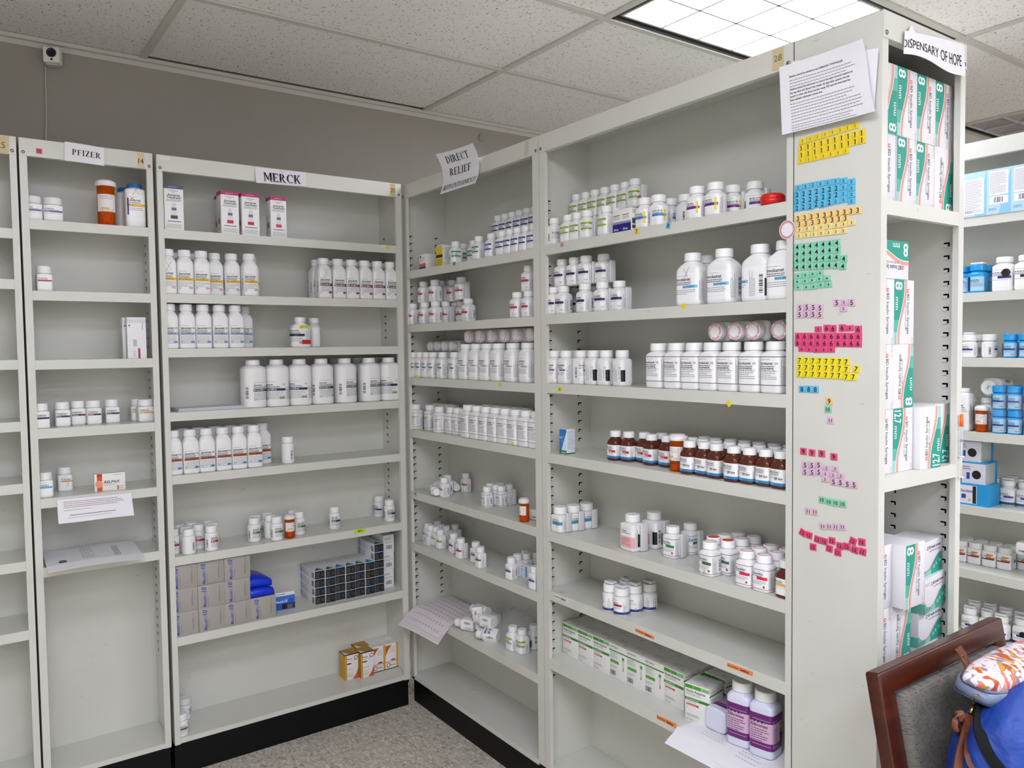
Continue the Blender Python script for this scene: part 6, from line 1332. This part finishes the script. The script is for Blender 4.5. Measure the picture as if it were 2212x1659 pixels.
# ------------------------------------------------------------------ chair
def fabric():
    m = mat('woven_fabric', rough=.85, spec=.2); nt = m.node_tree; b = nt.nodes['Principled BSDF']
    tc = nt.nodes.new('ShaderNodeTexCoord'); mp = nt.nodes.new('ShaderNodeMapping'); mp.inputs['Rotation'].default_value = (R(90), 0, 0)
    br = nt.nodes.new('ShaderNodeTexBrick'); br.offset = .5; br.inputs['Scale'].default_value = 1; br.inputs['Brick Width'].default_value = .0078; br.inputs['Row Height'].default_value = .0044; br.inputs['Mortar Size'].default_value = .0008
    br.inputs['Color1'].default_value = (*hx('#57565d'), 1); br.inputs['Color2'].default_value = (*hx('#736e66'), 1); br.inputs['Mortar'].default_value = (*hx('#706b5f'), 1); br.inputs['Bias'].default_value = -.1
    nt.links.new(tc.outputs['Object'], mp.inputs[0]); nt.links.new(mp.outputs[0], br.inputs['Vector']); nt.links.new(br.outputs['Color'], b.inputs['Base Color']); return m
M['fabric'] = fabric()
CH = Matrix.Translation((.0235, -2.105, 0)); t = empty('upholstered_chair', CH); tag(t, 'dark wooden chair with grey woven upholstered back beside the shelves', 'chair')
LEAN = Matrix.Translation((0, 0, .885)) @ Matrix.Rotation(R(-11), 4, 'X')     # backrest frame hangs from its top edge, tilting forward going down
LEAN = Matrix.Translation((0, 0, .885)) @ Matrix.Rotation(R(-11), 4, 'X') @ Matrix.Translation((0, 0, -.885))
hw = .2405
link('top_rail', MB().bev(-hw+.0015, hw-.0015, -.0135, .0145, .842, .8855, .004, T=LEAN).mesh('top_rail', 'wood'), t)
for s_ in (-1, 1):
    x0, x1 = sorted((s_*hw, s_*(hw-.044))); link('side_stile', MB().bev(x0, x1, -.0125, .0135, .42, .884, .003, T=LEAN).mesh('side_stile', 'wood'), t)
    link('leg', MB().bev(x0+.002, x1-.002, -.10, -.068, 0, .44, .003).mesh('leg', 'wood'), t)
    link('leg', MB().bev(x0+.002, x1-.002, -.52, -.482, 0, .42, .003).mesh('leg', 'wood'), t)
link('bottom_rail', MB().bev(-hw+.04, hw-.04, -.010, .011, .50, .54, .003, T=LEAN).mesh('bottom_rail', 'wood'), t)
link('back_pad', MB().bev(-hw+.046, hw-.043, -.027, .004, .545, .839, .012, T=LEAN).mesh('back_pad', 'fabric'), t)
link('seat_frame', MB().bev(-hw, hw, -.53, -.07, .38, .43, .004).mesh('seat_frame', 'wood'), t)
link('seat', MB().bev(-hw+.01, hw-.01, -.525, -.10, .43, .475, .018).mesh('seat', 'fabric'), t)

# ------------------------------------------------------------------ bag on the chair
def bagcloth():
    m = mat('blue_nylon', rough=.55); noise_mix(m, '#063284', '#083c98', 30, .3, .7)
    nt = m.node_tree; n = nt.nodes.new('ShaderNodeTexNoise'); n.inputs['Scale'].default_value = 14; n.inputs['Detail'].default_value = 3; n.inputs['Distortion'].default_value = .8; bp = nt.nodes.new('ShaderNodeBump'); bp.inputs['Strength'].default_value = .55; bp.inputs['Distance'].default_value = .02
    tc = nt.nodes.new('ShaderNodeTexCoord'); nt.links.new(tc.outputs['Object'], n.inputs['Vector']); nt.links.new(n.outputs['Fac'], bp.inputs['Height']); nt.links.new(bp.outputs[0], nt.nodes['Principled BSDF'].inputs['Normal']); return m
M['nylon'] = bagcloth()
def floral():
    m = mat('printed_pouch', rough=.45); nt = m.node_tree; b = nt.nodes['Principled BSDF']
    tc = nt.nodes.new('ShaderNodeTexCoord'); ns = nt.nodes.new('ShaderNodeTexNoise'); ns.inputs['Scale'].default_value = 26; ns.inputs['Detail'].default_value = 1
    mx = nt.nodes.new('ShaderNodeMixRGB'); mx.blend_type = 'ADD'; mx.inputs[0].default_value = .055
    v = nt.nodes.new('ShaderNodeTexVoronoi'); v.inputs['Scale'].default_value = 80
    ve = nt.nodes.new('ShaderNodeTexVoronoi'); ve.feature = 'DISTANCE_TO_EDGE'; ve.inputs['Scale'].default_value = 80
    sx = nt.nodes.new('ShaderNodeSeparateColor'); r = nt.nodes.new('ShaderNodeValToRGB'); r.color_ramp.interpolation = 'CONSTANT'; e = r.color_ramp.elements
    e[0].position = 0; e[0].color = (*hx('#ddd2da'), 1); e[1].position = .36; e[1].color = (*hx('#d9795e'), 1)
    for p, c in ((.5, '#e8e0e4'), (.62, '#b9572f'), (.74, '#8f829c'), (.84, '#e2a58a'), (.93, '#c8963c')): k = e.new(p); k.color = (*hx(c), 1)
    lt = nt.nodes.new('ShaderNodeMath'); lt.operation = 'LESS_THAN'; lt.inputs[1].default_value = .012
    m2 = nt.nodes.new('ShaderNodeMixRGB'); m2.inputs[2].default_value = (*hx('#5c3a3c'), 1)
    L = nt.links.new; L(tc.outputs['Object'], ns.inputs['Vector']); L(tc.outputs['Object'], mx.inputs[1]); L(ns.outputs['Color'], mx.inputs[2]); L(mx.outputs[0], v.inputs['Vector']); L(mx.outputs[0], ve.inputs['Vector'])
    L(v.outputs['Color'], sx.inputs[0]); L(sx.outputs[0], r.inputs[0]); L(r.outputs[0], m2.inputs[1]); L(ve.outputs['Distance'], lt.inputs[0]); L(lt.outputs[0], m2.inputs[0]); L(m2.outputs[0], b.inputs['Base Color']); return m
M['floral'] = floral(); M['zip'] = mat('zip_tape', '#0d0e13', .75, spec=.2); M['zipband'] = mat('zip_band', '#6f7c98', .4)
def blob(c, ex, ey, ez, sx, sy_, sz, n=2.6, seed=1, amp=.05, k=30, m=40, lo=-1., hi=1.):
    """superellipsoid with soft folds; ex/ey/ez its axes"""
    rn = random.Random(seed); ph = [rn.uniform(0, 6.3) for _ in range(8)]; rings = []
    for i in range(k+1):
        t = -PI/2+PI*(i+.02)/(k+.04); t = max(-PI/2+.02, min(PI/2-.02, t)); ct = abs(math.cos(t))**(2/n); st = math.copysign(abs(math.sin(t))**(2/n), t); ring = []
        for j in range(m):
            p = 2*PI*j/m; x, y = sq(1, 1, n, p); w = 1+amp*(math.sin(3*p+2.2*t+ph[0])+.7*math.sin(7*p-3*t+ph[1])+.5*math.sin(11*p+6*t+ph[2]))
            ring.append(c+ex*(sx*x*ct*w)+ey*(sy_*y*ct*w)+ez*(sz*st*(1+amp*.6*math.sin(4*p+ph[3]))))
        rings.append(ring)
    return rings
X, Y, Z = Vector((1, 0, 0)), Vector((0, 1, 0)), Vector((0, 0, 1))
from mathutils.bvhtree import BVHTree
bc = Vector((.028, -2.266, .672)); BO = Matrix.Translation((bc.x, bc.y, .476))
t = empty('tote_bag', BO); tag(t, 'bright blue nylon bag with tan straps on the chair seat', 'bag'); o_ = lambda p: Vector(p)-Vector((bc.x, bc.y, .476))
m = MB(); m.loft(blob(bc, X, Y, Z, .222, .082, .196, 2.8, 4, .036, 44, 60), (1, 1, 1)); BV = BVHTree.FromPolygons([Vector(p) for p in m.v], m.f)
m.v = [tuple(o_(p)) for p in m.v]; link('body', m.mesh('body', 'nylon'), t)
def on(u, v, off=.003, y=-2.275):      # point on the cloth along a sight line, else just beside it
    d = ray(u, v).normalized(); h = BV.ray_cast(CAM, d)
    return h[0]-d*off if h[0] else at(u, v, 1, y)
def rib(name, pts, w_, th, col, mt='print', off=.004, y=-2.275):
    P = [on(u, v, off, y) for u, v in pts]; Q = []
    for i in range(len(P)-1):
        for k in range(4): Q.append(P[i].lerp(P[i+1], k/4))
    Q.append(P[-1]); Q = [Q[0]]+[(Q[i-1]+Q[i]*2+Q[i+1])/4 for i in range(1, len(Q)-1)]+[Q[-1]]
    return link(name, MB().ribbon([o_(p) for p in Q], (-.76, -.62, .1), w_, th, col).mesh(name, mt), t)
rib('zipper_strip', ((2124, 1512), (2114, 1545), (2116, 1580), (2128, 1615), (2146, 1645), (2170, 1675), (2200, 1705)), .018, .004, '#121318', 'zip')
rib('strap', ((2094, 1545), (2091, 1570), (2083, 1600), (2076, 1630), (2071, 1660), (2069, 1700)), .0165, .004, '#6e3a1e', off=.010)
rib('strap', ((2090, 1575), (2087, 1625), (2094, 1650), (2108, 1670), (2130, 1700)), .008, .003, '#64341b', off=.006)
lpp = [on(u, v, .010, -2.275) for u, v in ((2077, 1540), (2068, 1541), (2063, 1556), (2062, 1570), (2067, 1579), (2075, 1572), (2078, 1556), (2077, 1540))]
link('strap_loop', MB().tube([o_(p) for p in lpp], .0042, '#743e20', 10).mesh('strap_loop', 'print'), t)
st = [at(u, v, 1, y) for u, v, y in ((2069, 1399, -2.150), (2078, 1412, -2.156), (2088, 1434, -2.165), (2099, 1462, -2.19), (2110, 1490, -2.20))]
sp_ = link('strap', MB().ribbon([o_(p) for p in st], (-.5, -.86, .2), .0150, .003, '#6e3a1e').mesh('strap', 'print'), t)
link('rivet', MB().lathe([(.0028, 0), (.0024, .0014)], seg=12, T=Matrix.Translation(o_(at(2080, 1417, 1, -2.1625))) @ Matrix.Rotation(R(75), 4, 'X')).mesh('rivet', 'steel'), sp_)
rg = MB(); pts = [on(u, v, .012) for u, v in ((2117, 1500), (2123, 1507), (2117, 1520), (2109, 1527), (2102, 1521), (2104, 1508), (2110, 1500), (2117, 1500))]
rg.tube([o_(p) for p in pts], .0013, '#b39a55', 8).tube([o_(on(2105, 1522, .012)), o_(on(2096, 1542, .010))], .0038, '#5c4a2c', 8); link('ring_clip', rg.mesh('ring_clip', 'brass'), t)
a0 = at(2100, 1484, 1, -2.232); a1 = at(2320, 1395, 1, -2.200); ex = (a1-a0).normalized(); ey = Vector((-.45, -.88, -.12)); ey = (ey-ex*ey.dot(ex)).normalized(); ez = ex.cross(ey); ez = ez if ez.z > 0 else -ez
pc = (a0+a1)/2+ez*.006; L2 = (a1-a0).length/2
t = empty('zip_pouch', Matrix.Translation(pc)); tag(t, 'printed pouch in coral, white and tan with blue-grey zip side, lying on the blue bag', 'pouch')
m = MB(); m.loft(blob(Vector((0, 0, 0)), ex, ey, ez, L2, .044, .028, 2.5, 9, .02), (1, 1, 1)); link('body', m.mesh('body', 'floral'), t)
m = MB(); m.loft(blob(-ez*.018, ex, ey, ez, L2*.985, .0440, .015, 5, 2, .010, 12), (1, 1, 1)); zbd = link('zip_band', m.mesh('zip_band', 'zipband'), t)
for zz, nm in ((-.007, 'zip_seam'), (-.028, 'lower_seam')):
    P = []
    for k in range(49):
        x, y = sq(1, 1, 5 if zz < -.02 else 3.6, 2*PI*k/48); P.append(ex*(x*L2*.975)+ey*(y*.0434)+ez*zz)
    link(nm, MB().tube(P, .0014, '#3a4258', 6).mesh(nm, 'print'), zbd)

# ------------------------------------------------------------------ light and view
w = bpy.data.worlds.new('world'); SC.world = w; w.use_nodes = True
w.node_tree.nodes['Background'].inputs[0].default_value = (.9, .95, 1, 1); w.node_tree.nodes['Background'].inputs[1].default_value = .02
SC.view_settings.view_transform = 'Standard'; SC.view_settings.look = 'None'; SC.view_settings.gamma = 1; SC.view_settings.exposure = 1.80; SC.view_settings.use_curve_mapping = False
